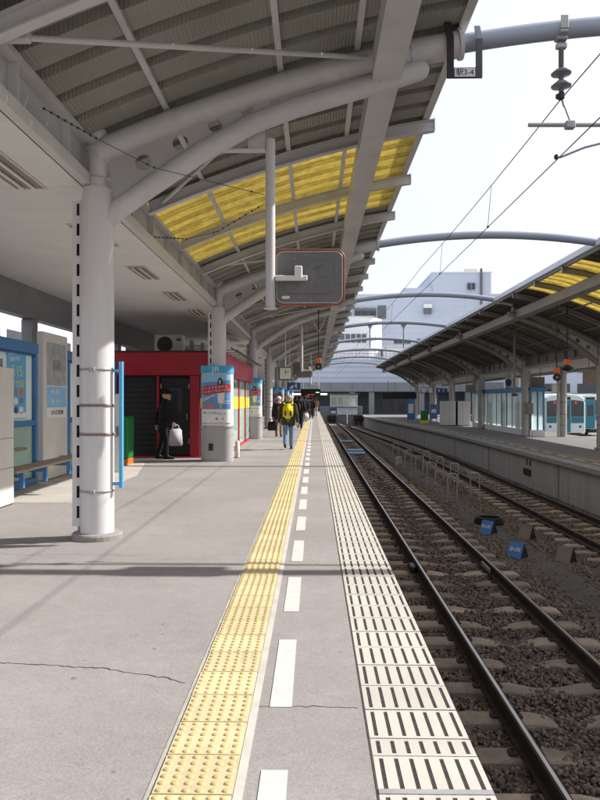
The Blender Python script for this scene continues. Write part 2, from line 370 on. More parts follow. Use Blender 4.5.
# pale slab by the benches, cracks, joint lines
mb = MB(); mb.prism([(-4.85, 10.15), (-3.45, 10.15), (-3.42, 13.9), (-3.9, 16.6), (-4.85, 17.4)], 'z', 0.0005, 0.004, 'slab'); mb.build('concrete_patch', plat)
def crack(pts, w):
    m = MB(); vs = []; P = []
    for i in range(len(pts) - 1):
        a, b = Vector(pts[i]), Vector(pts[i + 1]); n = max(2, int((b - a).length / 0.028))
        for k in range(n): P.append(a.lerp(b, k / n) + Vector((random.uniform(-1, 1), random.uniform(-1, 1))) * 0.011)
    for i, p in enumerate(P):
        t = (P[min(i + 1, len(P) - 1)] - P[max(i - 1, 0)]).normalized(); nn = Vector((-t.y, t.x)); ww = w * random.uniform(0.35, 1.0)
        vs += [(*(p + nn * ww), 0.0015), (*(p - nn * ww), 0.0015)]
    m.add(vs, [(2 * i, 2 * i + 1, 2 * i + 3, 2 * i + 2) for i in range(len(P) - 1)], 'crack')
    return m.build('crack', plat)
crack([(-2.4, 4.22), (-1.72, 3.97), (-1.15, 3.90), (-0.80, 3.78), (-0.625, 3.70)], 0.0055)
crack([(-3.2, 6.9), (-2.75, 6.72), (-2.2, 6.80), (-1.6, 6.70)], 0.003)
crack([(-0.26, 3.44), (0.05, 3.43), (0.235, 3.42)], 0.004)
for yy in (9.05, 12.1, 15.2, 18.3, 22, 26, 30.5, 36, 42, 49):
    crack([(-0.26, yy), (0.235, yy + 0.01)], 0.004)
    crack([(-2.2, yy + 0.3), (-0.62, yy + 0.25)], 0.003)
gm = MB()
for i in range(150):
    gx, gy = random.uniform(-4.2, 0.2), 2.4 + 17 * random.random() ** 1.3; r_ = random.uniform(.006, .017)
    if -.64 < gx < -.25: continue
    gm.add([(gx + r_ * random.uniform(.7, 1.1) * math.cos(a), gy + r_ * random.uniform(.7, 1.1) * math.sin(a), .0012) for a in np.linspace(0, 2 * math.pi, 9)[:-1]], [tuple(range(8))], 'gum')
go_ = gm.build('gum_spots', plat); go_['kind'] = 'stuff'
# border strip beside the tactile paving
mb = MB(); mb.box(-0.297, -0.262, 1.0, 86, 0.0005, 0.005, 'border'); mb.build('border_strip', plat)
mb = MB(); mb.box(-0.622, -0.604, 1.0, 86, 0.0005, 0.0035, 'grout'); mb.build('border_strip', plat)
# tactile tiles, each one a piece
T = 0.3
mb = MB()
mb.box(-0.148, 0.148, 0.004, 0.296, 0.0, 0.009, 'tact')
for i in range(6):
    for j in range(6):
        cx = -0.125 + 0.05 * i; cy = 0.025 + 0.05 * j
        vs = []
        for r, z in ((0.0165, 0.009), (0.0135, 0.0135), (0.0085, 0.0148)):
            vs += [(cx + r * math.cos(a * math.pi / 4), cy + r * math.sin(a * math.pi / 4), z) for a in range(8)]
        fs = [(k, (k + 1) % 8, (k + 1) % 8 + 8, k + 8) for k in range(8)] + [(k + 8, (k + 1) % 8 + 8, (k + 1) % 8 + 16, k + 16) for k in range(8)] + [tuple(range(16, 24))]
        mb.add(vs, fs, 'tactdot', True)
tile_me = mb.mesh('tactile_tile')
mb = MB(); mb.box(-0.604, -0.297, 1.0, 86, 0.0003, 0.002, 'grout'); mb.build('mortar_bed', plat)
y = 1.14
while y < 82:
    o = inst(tile_me, 'tactile_tile', plat, (-0.45 + random.uniform(-.0015, .0015), y, 0.002 + random.uniform(-.0006, .0008)))
    o.rotation_euler = (random.uniform(-.002, .002), random.uniform(-.002, .002), random.uniform(-.003, .003))
    y += T if not 3.62 < y < 3.8 else T
# white dashes
mb = MB(); mb.box(-0.052, 0.052, 0, 0.96, 0.0004, 0.0042, 'paint'); dash = mb.mesh('white_dash')
for k in range(-1, 53): inst(dash, 'white_dash', plat, (-0.155 + random.uniform(-.004, .004), 3.42 + 1.545 * k, 0))
# platform edge tiles with slotted anti-slip ribs
def edge_tile(L):
    m = MB(); W_ = 0.425; n = 7; sw = 0.017; g = 0.030
    x0 = -W_ / 2; xs = [x0]
    pitch = W_ / n
    for i in range(n):
        c = x0 + pitch * (i + 0.5); xs += [c - sw / 2, c + sw / 2]
    xs.append(-x0)
    z = 0.03
    m.box(x0, -x0, 0.002, L - 0.004, -0.10, z - 0.003, 'black2')
    for i in range(0, len(xs), 2): m.box(xs[i], xs[i + 1], 0.0025, L - 0.0045, z - 0.003, z, 'edget')
    for i in range(1, len(xs) - 1, 2):
        m.box(xs[i], xs[i + 1], 0.003, g - 0.008, z - 0.0029, z - 0.0002, 'edget'); m.box(xs[i], xs[i + 1], L - g + 0.008, L - 0.005, z - 0.0029, z - 0.0002, 'edget')
        w3 = sw / 5
        for k in (1, 3): m.box(xs[i] + w3 * k, xs[i] + w3 * (k + 1), g, L - g + 0.006, z - 0.0029, z - 0.0012, 'slot')
    return m.mesh('edge_tile')
et, ets = edge_tile(0.285), edge_tile(0.152)
y = 2.951 - 0.285 * 5; k = 0
while y < 86:
    short = abs(y - 2.951) < 0.01
    o = inst(ets if short else et, 'edge_tile', plat, (EDGE - 0.2125, y, -0.026 + random.uniform(-.001, .001)), random.uniform(-.002, .002))
    y += 0.154 if short else 0.2866; k += 1
mb = MB(); mb.box(0.2325, 0.2385, 0.5, 86, 0.0005, 0.003, 'crack'); mb.build('edge_joint', plat)
mb = MB(); mb.box(0.240, 0.664, 2.668, 2.700, 0.0045, 0.0075, 'galv'); mb.build('joint_plate', plat)

# far platform
coping = offpath(FARPATH, 0.0); face = offpath(FARPATH, 0.10)
mb = MB(); mb.sweep([(0.10, -1.75), (0.10, FZ - 0.14), (0.6, FZ - 0.14), (0.6, -1.75)], FARPATH, 'pcon')
far = struct(mb.build('far_platform'))
mb = MB(); mb.sweep([(0.0, FZ - 0.139), (0.0, FZ - 0.01), (0.012, FZ), (0.42, FZ), (0.42, FZ - 0.139)], FARPATH, 'coping'); mb.build('coping', far)
top = offpath(FARPATH, 0.425)
mb = MB(); n = len(top)
mb.add([(x, y, FZ - 0.002) for x, y in top] + [(13.7, y, FZ - 0.002) for x, y in top] + [(13.7, y, -1.75) for x, y in top],
       [(i, i + n, i + n + 1, i + 1) for i in range(n - 1)] + [(i + n, i + 2 * n, i + 2 * n + 1, i + n + 1) for i in range(n - 1)], 'rasph')
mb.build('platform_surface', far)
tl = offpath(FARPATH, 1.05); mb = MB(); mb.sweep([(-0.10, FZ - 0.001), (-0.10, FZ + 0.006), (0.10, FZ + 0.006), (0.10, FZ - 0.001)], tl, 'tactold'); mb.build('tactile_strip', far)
dl = offpath(FARPATH, 0.72)
mb = MB(); mb.box(-0.055, 0.055, 0, 0.95, 0.0005, 0.0045, 'paint'); fd = mb.mesh('white_dash')
def along(path, s):
    for i in range(len(path) - 1):
        a, b = Vector(path[i]), Vector(path[i + 1]); L = (b - a).length
        if s <= L: return a.lerp(b, s / L), (b - a).normalized()
        s -= L
    return Vector(path[-1]), (Vector(path[-1]) - Vector(path[-2])).normalized()
for k in range(52):
    p, t = along(dl, 4 + 1.545 * k); inst(fd, 'white_dash', far, (p.x, p.y, FZ), math.atan2(t.y, t.x) - math.pi / 2)
# wall panel joints and small drains on the far platform wall
for s_ in (24.6, 33.6, 41, 50, 60, 70):
    p, t = along(face, s_); m_ = MB(); m_.box(-0.012, 0.004, -0.012, 0.012, -1.7, FZ - 0.142, 'crack'); m_.build('wall_joint', far, (p.x, p.y, 0), math.atan2(t.y, t.x) - math.pi / 2)
for s_ in (27.55, 27.95):
    p, t = along(face, s_); m_ = MB(); m_.bbox(-0.02, 0.01, -0.06, 0.06, -0.86, -0.66, 'blackm', .01); m_.build('wall_vent', far, (p.x, p.y, 0), math.atan2(t.y, t.x) - math.pi / 2)
p, t = along(face, 27.9); m_ = MB(); m_.bbox(-0.03, 0.01, -0.45, 0.45, -1.22, -0.98, 'blackm', .01); m_.build('drain_recess', far, (p.x, p.y, 0), math.atan2(t.y, t.x) - math.pi / 2)

# ------------------------------------------------------------------ ballast
def fpx(y):                                        # far platform edge X at y
    for i in range(len(FARPATH) - 1):
        if FARPATH[i][1] <= y <= FARPATH[i + 1][1]:
            u = (y - FARPATH[i][1]) / (FARPATH[i + 1][1] - FARPATH[i][1]); return FARPATH[i][0] * (1 - u) + FARPATH[i + 1][0] * u
    return FARPATH[-1][0]
def bz(x, y):                                      # ballast level across the two tracks
    s = (x - EDGE) / (fpx(y) - EDGE) * 6.835 + EDGE
    pts = [(0.5, -1.35), (0.9, -1.345), (1.2, -1.33), (3.2, -1.33), (3.6, -1.36), (4.1, -1.37), (4.5, -1.40), (5.2, -1.58), (7.1, -1.58), (7.7, -1.65)]
    for i in range(len(pts) - 1):
        if s <= pts[i + 1][0]:
            u = (s - pts[i][0]) / (pts[i + 1][0] - pts[i][0]); return pts[i][1] * (1 - u) + pts[i + 1][1] * u
    return pts[-1][1]
ys = list(np.arange(1.5, 30, 0.16)) + list(np.arange(30, 86.5, 0.8))
us = np.linspace(0, 1, 72)
vs = []
for y in ys:
    x1 = fpx(y) + 0.25
    for u in us:
        x = 0.56 + (x1 - 0.56) * u
        vs.append((x, y, bz(x, y) + random.uniform(-0.016, 0.016)))
n = len(us)
fs = [(i * n + k, i * n + k + 1, (i + 1) * n + k + 1, (i + 1) * n + k) for i in range(len(ys) - 1) for k in range(n - 1)]
mb = MB(); mb.add(vs, fs, 'ballast'); bed = struct(mb.build('ballast_bed'))
mb = MB(); w_ = []
for i, y in enumerate(np.arange(1.5, 60, 0.5)):
    for k, u in enumerate(np.linspace(0, 1, 6)):
        x = 3.86 + (u - .5) * 0.85 + 0.06 * math.sin(y * 1.3 + k); w_.append((x, y, bz(3.86, y) + 0.022 - 0.05 * abs(u - .5) ** 2 * 2 + random.uniform(-.004, .004)))
nn = len(np.arange(1.5, 60, 0.5)); mb.add(w_, [(i * 6 + k, i * 6 + k + 1, i * 6 + k + 7, i * 6 + k + 6) for i in range(nn - 1) for k in range(5)], 'dirtm', True)
struct(mb.build('dirt_walkway'))

# loose stones: one object
ico = bmesh.new(); bmesh.ops.create_icosphere(ico, subdivisions=1, radius=1.0)
base_v = np.array([v.co[:] for v in ico.verts]); base_f = np.array([[v.index for v in f.verts] for f in ico.faces]); ico.free()
shapes = [base_v * (1 + np.random.uniform(-0.42, 0.36, (len(base_v), 1))) for _ in range(12)]
def stones(name, pts, rmin, rmax):
    N = len(pts); V = np.zeros((N, 12, 3)); 
    for i in range(N):
        q = shapes[i % 12] * np.random.uniform(0.55, 1.35, 3)
        a = np.random.uniform(0, 2 * np.pi); b = np.random.uniform(-0.9, 0.9)
        ca, sa, cb, sb = math.cos(a), math.sin(a), math.cos(b), math.sin(b)
        Rm = np.array([[ca, -sa, 0], [sa, ca, 0], [0, 0, 1]]) @ np.array([[1, 0, 0], [0, cb, -sb], [0, sb, cb]])
        V[i] = (q @ Rm.T) * np.random.uniform(rmin, rmax) + np.array(pts[i])
    F = (base_f[None] + (np.arange(N) * 12)[:, None, None]).reshape(-1, 3)
    me = bpy.data.meshes.new(name); me.vertices.add(N * 12); me.vertices.foreach_set('co', V.reshape(-1))
    me.loops.add(len(F) * 3); me.loops.foreach_set('vertex_index', F.reshape(-1).astype(np.int32))
    me.polygons.add(len(F)); me.polygons.foreach_set('loop_start', np.arange(0, len(F) * 3, 3, dtype=np.int32))
    me.polygons.foreach_set('loop_total', np.full(len(F), 3, dtype=np.int32))
    me.materials.append(M['stone']); me.update(calc_edges=True); me.validate()
    return inst(me, name)
pts = []
def rnd_stones(N, y0, y1, power):
    c = 0
    while c < N:
        u = random.random(); y = y0 + (y1 - y0) * u ** power; x = random.uniform(0.72, fpx(y) - 0.02)
        if 3.5 < x < 4.22 and random.random() < 0.86: continue
        if x > 4.2 and random.random() < 0.25: continue
        if x - 314 / 723 * 0 > 0 and x / y > 0.44: continue        # outside the frame
        if 1.15 < x < 3.25:                       # keep most of each sleeper top clear, heap the middle
            d = (y - 2.31 + 0.3275) % 0.655 - 0.3275; mid = abs(x - 2.2)
            if abs(d) < 0.145 and (mid > 0.26 + 0.20 * math.sin(y * 7.0) and random.random() < 0.955): continue
        zc_ = 0.035 if (abs(x - 2.2) < 0.42) else 0.012
        pts.append((x, y, bz(x, y) + random.uniform(-0.008, 0.020) + zc_ * random.random())); c += 1
rnd_stones(64000, 2.6, 22, 1.4)
st = stones('ballast_stones', pts, 0.013, 0.028); tag(st, 'dark crushed stones of the track ballast', None, None, 'stuff')
pts = []; rnd_stones(12000, 22, 60, 1.2)
st = stones('distant_ballast_stones', pts, 0.025, 0.048); tag(st, 'crushed stones further along the tracks', None, None, 'stuff')

# ------------------------------------------------------------------ tracks
RAILP = [(-0.0625, 0), (-0.0625, 0.011), (-0.012, 0.028), (-0.008, 0.10), (-0.0325, 0.118), (-0.0325, 0.143), (-0.027, 0.151), (-0.013, 0.153),
         (0.015, 0.153), (0.027, 0.151), (0.0325, 0.143), (0.0325, 0.118), (0.008, 0.10), (0.012, 0.028), (0.0625, 0.011), (0.0625, 0)]
def rail(path, z, parent):
    m = MB(); P = [(a, z - 0.153 + b) for a, b in RAILP]; n = len(P)
    m.sweep(P, path, 'rust')
    idx = m.mi('railtop')
    for i, f in enumerate(m.f):
        if len(f) == 4 and (f[0] % n) == 7: m.m[i] = idx
    return m.build('rail', parent)
# sleeper: deep ends, waisted middle
def sleeper_mesh():
    m = MB(); L = [(-1.0, 0.115, -0.02), (-0.93, 0.12, 0.0), (-0.35, 0.118, 0.0), (-0.12, 0.095, -0.035), (0.12, 0.095, -0.035), (0.35, 0.118, 0.0), (0.93, 0.12, 0.0), (1.0, 0.115, -0.02)]
    vs = []
    for x, w, z in L: vs += [(x, -w - .02, z - 0.16), (x, -w, z - 0.015), (x, -w + 0.02, z), (x, w - 0.02, z), (x, w, z - 0.015), (x, w + .02, z - 0.16)]
    fs = [(i * 6 + k, i * 6 + k + 1, i * 6 + k + 7, i * 6 + k + 6) for i in range(len(L) - 1) for k in range(5)] + [tuple(range(6)), tuple(range(42, 48))[::-1]]
    m.add(vs, fs, 'sleeper'); return m.mesh('sleeper')
slm = sleeper_mesh()
clipm = MB(); clipm.bbox(-0.035, 0.035, -0.05, 0.05, -0.005, 0.028, 'rust', 0.012); clipm.tube([(0, 0, 0), (0, 0, 0.055)], 0.012, 'rust', 6)
clipme = clipm.mesh('rail_clip')
def track(name, label, path, zr, n, y0, xoff):
    t = thing(name, label, 'railway track')
    rail(offpath(path, -0.5665), zr, t); rail(offpath(path, 0.5665), zr, t)
    for k in range(n):
        p, tt = along(path, y0 + k * 0.655 - path[0][1]); a = math.atan2(tt.y, tt.x) - math.pi / 2
        o = inst(slm, 'sleeper', t, (p.x + random.uniform(-.02, .02), p.y + random.uniform(-.02, .02), zr - 0.163 + random.uniform(-.006, .004)), a + random.uniform(-.012, .012))
        if k < 28:
            for sx in (-0.6665, -0.4665, 0.4665, 0.6665): inst(clipme, 'rail_clip', o, (sx, 0, 0))
    return t
ZR1, ZR2 = -1.10, -1.35
P1 = [(2.2, 1.0), (2.2, 60), (2.1, 84.0)]
t1 = track('railway_track', 'brown sleepered railway track with shiny rails beside the white platform edge tiles', P1, ZR1, 124, 2.31, 0)
P2 = [(x - 1.36, y) for x, y in FARPATH]
t2 = track('railway_track', 'shaded railway track running along the streaked far platform wall', P2, ZR2, 122, 2.5, 0)
fp = MB(); fp.bbox(2.7 + .0, 2.725, 11.2, 11.75, ZR1 - 0.12, ZR1 - 0.045, 'galv', .008); fp.build('fishplate', t1)
fp = MB(); fp.bbox(2.808, 2.835, 11.2, 11.75, ZR1 - 0.12, ZR1 - 0.045, 'rust', .008); fp.build('fishplate', t1)
fp = MB(); fp.bbox(1.5, 1.6, 11.3, 11.6, ZR1 - 0.14, ZR1 - 0.04, 'blackm', .02); fp.build('bond_box', t1)

# ------------------------------------------------------------------ canopies
ACX, AR, AZ = 4.2, 16.5, 5.40
def arch(x): return AZ - (AR - math.sqrt(AR * AR - (x - ACX) ** 2))
LOWP = [(-2.22, 3.34), (-2.04, 3.49), (-1.72, 3.71), (-1.2, 4.06), (-0.67, 4.355), (-0.2, 4.53), (0.4, 4.70), (0.75, 4.80), (1.0, 4.88), (1.10, 4.91)]
def lowz(x):
    for i in range(len(LOWP) - 1):
        if LOWP[i][0] <= x <= LOWP[i + 1][0]:
            u = (x - LOWP[i][0]) / (LOWP[i + 1][0] - LOWP[i][0]); return LOWP[i][1] * (1 - u) + LOWP[i + 1][1] * u
    return LOWP[-1][1]
CX = -2.29
def make_canopy(cname, label, mirror, foot, zoff, y_start, y_end, steel, deckm, yel_rng, beam_from):
    DZ = lambda x: -0.25 - 0.34 * max(0.0, min(1.0, (1.0 - x) / 3.3))
    dz = (lambda x, z: DZ(x) + z) if mirror else (lambda x, z: z)
    tf = (lambda x, y, z: (2 * ACX - x, y, dz(x, z))) if mirror else None
    can = thing(cname, label, 'station canopy')
    B = lambda m, n, p=can, loc=(0, 0, 0): m.build(n, p, loc, 0, tf, mirror)
    colm = 'steelc' if not mirror else 'colr'
    fl = foot - (DZ(CX) if mirror else 0)                 # column foot before the shift of tf
    # --- shared meshes for each frame
    m = MB(); m.tube([(CX, 0, fl), (CX, 0, 3.50), (CX + .01, 0, 3.68)], [0.174, 0.174, 0.150], colm, 24)
    m.tube([(CX, 0, 3.60), (CX, 0, 4.30)], [0.10, 0.10], colm, 18)
    col_me = m.mesh('column', tf, mirror)
    m = MB(); m.lathe([(0.262, 0), (0.262, 0.045), (0.25, 0.062), (0.185, 0.066), (0.168, 0.066)], (CX, 0, fl), 'coping', 24, False); collar_me = m.mesh('base_collar', tf, mirror)
    # slotted channel along the column
    m = MB(); x0, x1 = CX - 0.25, CX - 0.162
    z = fl + 0.13; zs = []
    m.box(x0, x0 + 0.045, -0.05, -0.035, z, 3.55, colm); m.box(x1 - 0.012, x1, -0.05, -0.035, z, 3.55, colm)
    m.box(x0, x0 + 0.012, -0.035, 0.06, z, 3.55, colm)
    m.box(x0, x1, 0.052, 0.064, z, 3.55, 'darkg')
    zz = z
    while zz < 3.53:
        z2 = min(zz + 0.085, 3.55); m.box(x0 + 0.045, x1 - 0.012, -0.05, -0.035, zz, z2, colm); zz += 0.212
    m.tube([(x0 + 0.06, 0.0, fl), (x0 + 0.06, 0.0, z)], 0.02, 'galv', 8)
    chan_me = m.mesh('slotted_channel', tf, mirror)
    m = MB()
    m.lathe([(0.175, -0.014), (0.182, -0.014), (0.182, 0.014), (0.175, 0.014)], (CX, 0, 1.098), 'brown', 24)
    band_me = m.mesh('brown_band', tf, mirror)
    m = MB()
    m.lathe([(0.175, -0.012), (0.181, -0.012), (0.181, 0.012), (0.175, 0.012)], (CX, 0, 0.505), 'galv', 24)
    m.bbox(CX - 0.03, CX + 0.03, -0.205, -0.176, 0.505 - 0.022, 0.505 + 0.022, 'galv', .005)
    clamp_me = m.mesh('clamp_ring', tf, mirror)
    m = MB()
    for zb in (3.78,):
        m.lathe([(0.101, -0.015), (0.112, -0.015), (0.112, 0.015), (0.101, 0.015)], (CX, 0, zb), steel, 18); m.bbox(CX + 0.10, CX + 0.15, -0.03, 0.03, zb - 0.02, zb + 0.02, steel, .005)
    head_me = m.mesh('pipe_clamp', tf, mirror)
    xs = np.linspace(-2.28, 1.02, 16)
    m = MB(); m.tube([(x, 0, arch(x)) for x in xs], 0.127, steel, 18); top_me = m.mesh('upper_chord', tf, mirror)
    m = MB(); m.tube([(x, 0, zz) for x, zz in LOWP] + [(1.16, 0, 4.93), (1.195, 0, 4.94)], [0.106] * len(LOWP) + [0.085, 0.04], steel, 18); low_me = m.mesh('lower_chord', tf, mirror)
    # web plate with lightening holes
    m = MB(); cells = [(-2.15, -1.98, None)]
    hx = [(-1.80, 0.088), (-1.41, 0.085), (-1.04, 0.075), (-0.70, 0.065), (-0.41, 0.052)]
    edges = [-1.98, -1.605, -1.225, -0.87, -0.555, -0.27]
    for i, (c, r) in enumerate(hx): cells.append((edges[i], edges[i + 1], (c, r)))
    cells += [(-0.27, 0.2, None), (0.2, 0.62, None)]
    for a, b, h in cells:
        q = [(a, lowz(a) + 0.06), (b, lowz(b) + 0.06), (b, arch(b) - 0.06), (a, arch(a) - 0.06)]
        for yy in (-0.012, 0.012):
            if h is None: m.add([(x, yy, z) for x, z in q], [(0, 1, 2, 3)], 'web'); continue
            c, r = h; cz = (lowz(c) + arch(c)) / 2; N = 20; ring = []; out = []
            for k in range(N):
                an = 2 * math.pi * k / N; dx, dz_ = math.cos(an), math.sin(an); ring.append((c + r * dx, cz + r * dz_))
                best = 9
                for e in range(4):
                    (ax, az), (bx, bz_) = q[e], q[(e + 1) % 4]; ex, ez = bx - ax, bz_ - az; den = dx * ez - dz_ * ex
                    if abs(den) < 1e-9: continue
                    t = ((ax - c) * ez - (az - cz) * ex) / den; s_ = ((ax - c) * dz_ - (az - cz) * dx) / den
                    if t > 0 and -1e-6 <= s_ <= 1 + 1e-6: best = min(best, t)
                out.append((c + best * dx, cz + best * dz_))
            m.add([(x, yy, z) for x, z in ring + out], [(k, (k + 1) % N, (k + 1) % N + N, k + N) for k in range(N)], 'web')
            if yy < 0:
                m.add([(x, yy, z) for x, z in ring] + [(x, 0.012, z) for x, z in ring], [(k, (k + 1) % N, (k + 1) % N + N, k + N) for k in range(N)], 'web')
            # corners the fan leaves open
            cs = []
            for qx, qz in q: cs.append((qx, qz))
            for e in range(4):
                qx, qz = q[e]
                an = math.atan2(qz - cz, qx - c) % (2 * math.pi); k = int(an / (2 * math.pi / N)) % N
                m.add([(out[k][0], yy, out[k][1]), (qx, yy, qz), (out[(k + 1) % N][0], yy, out[(k + 1) % N][1])], [(0, 1, 2)], 'web')
    web_me = m.mesh('web_plate', tf, mirror)
    def seam(x, up):
        m = MB(); f_ = arch if up else lowz; r_ = 0.127 if up else 0.106; a_ = Vector((x - .012, 0, f_(x - .012))); b_ = Vector((x + .012, 0, f_(x + .012)))
        m.tube([a_, (a_ + b_) / 2, b_], [r_ - .001, r_ + .004, r_ - .001], steel, 18, False); return m.mesh('weld_seam', tf, mirror)
    seams = [seam(-1.45, False), seam(-0.1, False), seam(-0.75, True), seam(0.35, True)]
    # secondary curved I-beams
    m = MB(); xs2 = np.linspace(-2.30, 1.66, 14)
    for w, za, zb in ((0.055, -0.03, -0.014), (0.006, -0.014, 0.12), (0.055, 0.12, 0.134)):
        vs = []
        for x in xs2: vs += [(x, -w, arch(x) + za), (x, w, arch(x) + za), (x, w, arch(x) + zb), (x, -w, arch(x) + zb)]
        fs = [(4 * i + k, 4 * i + (k + 1) % 4, 4 * i + 4 + (k + 1) % 4, 4 * i + 4 + k) for i in range(len(xs2) - 1) for k in range(4)] + [(0, 1, 2, 3), tuple(range(len(vs) - 4, len(vs)))]
        m.add(vs, fs, steel)
    m.box(1.655, 1.667, -0.056, 0.056, arch(1.66) - 0.031, arch(1.66) + 0.135, steel)
    beam_me = m.mesh('curved_beam', tf, mirror)
    for k, yc in enumerate(COLY):
        c = inst(col_me, 'column', can, (0, yc, 0))
        inst(collar_me, 'base_collar', c); inst(chan_me, 'slotted_channel', c); 
        for dz_b in (0, 1.27): inst(clamp_me, 'clamp_ring', c, (0, 0, dz_b))
        for dz_b in (0, 0.302): inst(band_me, 'brown_band', c, (0, 0, dz_b))
        for dz_b in (0, 0.32): inst(head_me, 'pipe_clamp', c, (0, 0, dz_b))
        tr = inst(top_me, 'arch_truss', can, (0, yc, 0))
        for sm_ in seams: inst(sm_, 'weld_seam', tr)
        inst(low_me, 'lower_chord', tr); inst(web_me, 'web_plate', tr)
    yb = beam_from
    while yb < y_end - 1:
        if min(abs(yb - c) for c in COLY) > 0.3: inst(beam_me, 'curved_beam', can, (0, yb, 0))
        yb += PITCH / 4
    # longitudinal box beam and eave trim
    m = MB()
    for k in range(-1, 8):
        a = max(y_start, COLY[0] + PITCH * k + 0.003); b = min(y_end, COLY[0] + PITCH * (k + 1) - 0.003)
        if b > a: m.box(0.60 + 0.004 * (k % 2), 0.895, a, b, 4.77, 5.06, steel)
    B(m, 'box_beam')
    m = MB(); m.box(1.575, 1.592, y_start, y_end, arch(1.58) + 0.135, arch(1.58) + 0.40, 'gutter' if mirror else steel)
    m.box(1.50, 1.5745, y_start, y_end, arch(1.58) + 0.135, arch(1.58) + 0.150, steel)
    if mirror: m.box(1.593, 1.73, y_start, y_end, arch(1.58) + 0.17, arch(1.58) + 0.30, 'gutter')
    B(m, 'eave_gutter')
    for xp in (-1.55, -0.35, 0.45):
        m = MB(); m.box(xp - 0.03, xp + 0.03, y_start, y_end, arch(xp) + 0.136, arch(xp) + 0.168, steel); B(m, 'purlin')
    # roof panels, one rib each
    def panel(mt):
        m = MB(); prof = [(0.004, 0), (0.325, 0), (0.338, 0.105), (0.472, 0.105), (0.484, 0)]
        xs3 = np.linspace(-2.405, 1.572, 13); P = len(prof); vs = []
        for off in (0, 0.012):
            for x in xs3:
                for py, pz in prof: vs.append((x, py, arch(x) + 0.175 + pz + off))
        N = len(xs3); fs = []
        for o in (0, N * P):
            for i in range(N - 1):
                for k in range(P - 1): a = o + i * P + k; fs.append((a, a + 1, a + P + 1, a + P))
        for i in range(N - 1):
            for k in (0, P - 1): a = i * P + k; b = a + N * P; fs.append((a, a + P, b + P, b))
        for i in (0, N - 1):
            for k in range(P - 1): a = i * P + k; b = a + N * P; fs.append((a, a + 1, b + 1, b))
        m.add(vs, fs, mt); return m.mesh('roof_panel', tf, mirror)
    pm, py_ = panel(deckm), panel('yel')
    yy = y_start
    while yy < y_end:
        ty = any(a <= yy + 0.2 <= b for a, b in yel_rng)
        inst(py_ if ty else pm, 'translucent_panel' if ty else 'roof_panel', can, (0, yy, 0)); yy += PITCH / 20
    # fascia beam along the columns
    m = MB(); m.box(-2.42, -2.342, y_start, y_end, 3.705, 3.825, 'lip' if not mirror else steel); B(m, 'fascia_lip')
    m = MB(); m.box(-2.462, -2.445, y_start, y_end, 3.72, 4.15, 'fplate' if not mirror else steel)
    m.box(-2.52, -2.335, y_start, y_end, 4.151, 4.205, steel); m.box(-2.52, -2.41, y_start, y_end, 4.206, 4.56, steel)
    B(m, 'fascia_plate')
    m = MB(); m.box(-2.444, -2.36, -0.012, 0.012, 3.826, 4.15, steel); sm = m.mesh('stiffener', tf, mirror)
    yy = y_start + 0.5
    while yy < min(y_end, 60): inst(sm, 'stiffener', can, (0, yy, 0)); yy += 1.22
    # flat soffit
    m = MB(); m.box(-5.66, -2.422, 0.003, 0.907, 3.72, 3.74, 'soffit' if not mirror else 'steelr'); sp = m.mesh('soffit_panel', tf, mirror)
    yy = y_start
    while yy < y_end - .9: inst(sp, 'soffit_panel', can, (0, yy, 0)); yy += 0.91
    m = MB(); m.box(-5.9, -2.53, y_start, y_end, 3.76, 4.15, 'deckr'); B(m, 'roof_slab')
    m = MB(); m.box(-5.90, -5.665, y_start, y_end, 3.56 if mirror else 3.10, 3.755, 'midg' if not mirror else steel); B(m, 'edge_beam')
    return can, tf
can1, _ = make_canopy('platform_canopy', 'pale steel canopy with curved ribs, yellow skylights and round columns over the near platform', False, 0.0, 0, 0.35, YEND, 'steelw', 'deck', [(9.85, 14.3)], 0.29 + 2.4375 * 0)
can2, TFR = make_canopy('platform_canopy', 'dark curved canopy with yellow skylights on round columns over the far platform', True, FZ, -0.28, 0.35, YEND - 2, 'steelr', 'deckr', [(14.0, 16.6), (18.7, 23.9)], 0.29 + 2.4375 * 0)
# second row of columns of the far canopy
for k, yc in enumerate(COLY):
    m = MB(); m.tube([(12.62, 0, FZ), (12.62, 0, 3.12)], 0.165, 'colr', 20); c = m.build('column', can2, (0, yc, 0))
    for zb in (0.2, 0.75, 1.35):
        m = MB(); m.lathe([(0.167, -0.02), (0.172, -0.02), (0.172, 0.02), (0.167, 0.02)], (12.62, 0, zb), 'brown', 20); m.build('brown_band', c)
    m = MB(); m.box(12.30, 12.42, -.05, .05, FZ, 3.12, 'colr'); m.build('slotted_channel', c)
# second row posts on the left, square and grey
for yc in (5.4, 12.5, 14.6, 21, 31, 41, 51):
    m = MB(); m.bbox(-5.91, -5.66, -.14, .14, 0.0, 3.098, 'midg', .02); m.build('rear_post', can1, (0, yc, 0))
# diagonal roof braces
for pts_ in ([(-2.20, 5.35, 4.16), (0.62, 7.55, 5.02)], [(-2.1, 10.0, 4.2), (-0.5, 8.0, 4.72)], [(-2.1, 14.9, 4.22), (0.5, 17.1, 4.95)], [(-2.1, 24.7, 4.22), (0.5, 26.9, 4.95)]):
    m = MB(); m.tube(pts_, 0.026, 'steelw', 8); m.build('diagonal_brace', can1)
m = MB(); m.bbox(-2.36, -2.12, 5.32, 5.40, 4.13, 4.21, 'steelw', .01); m.build('brace_plate', can1)

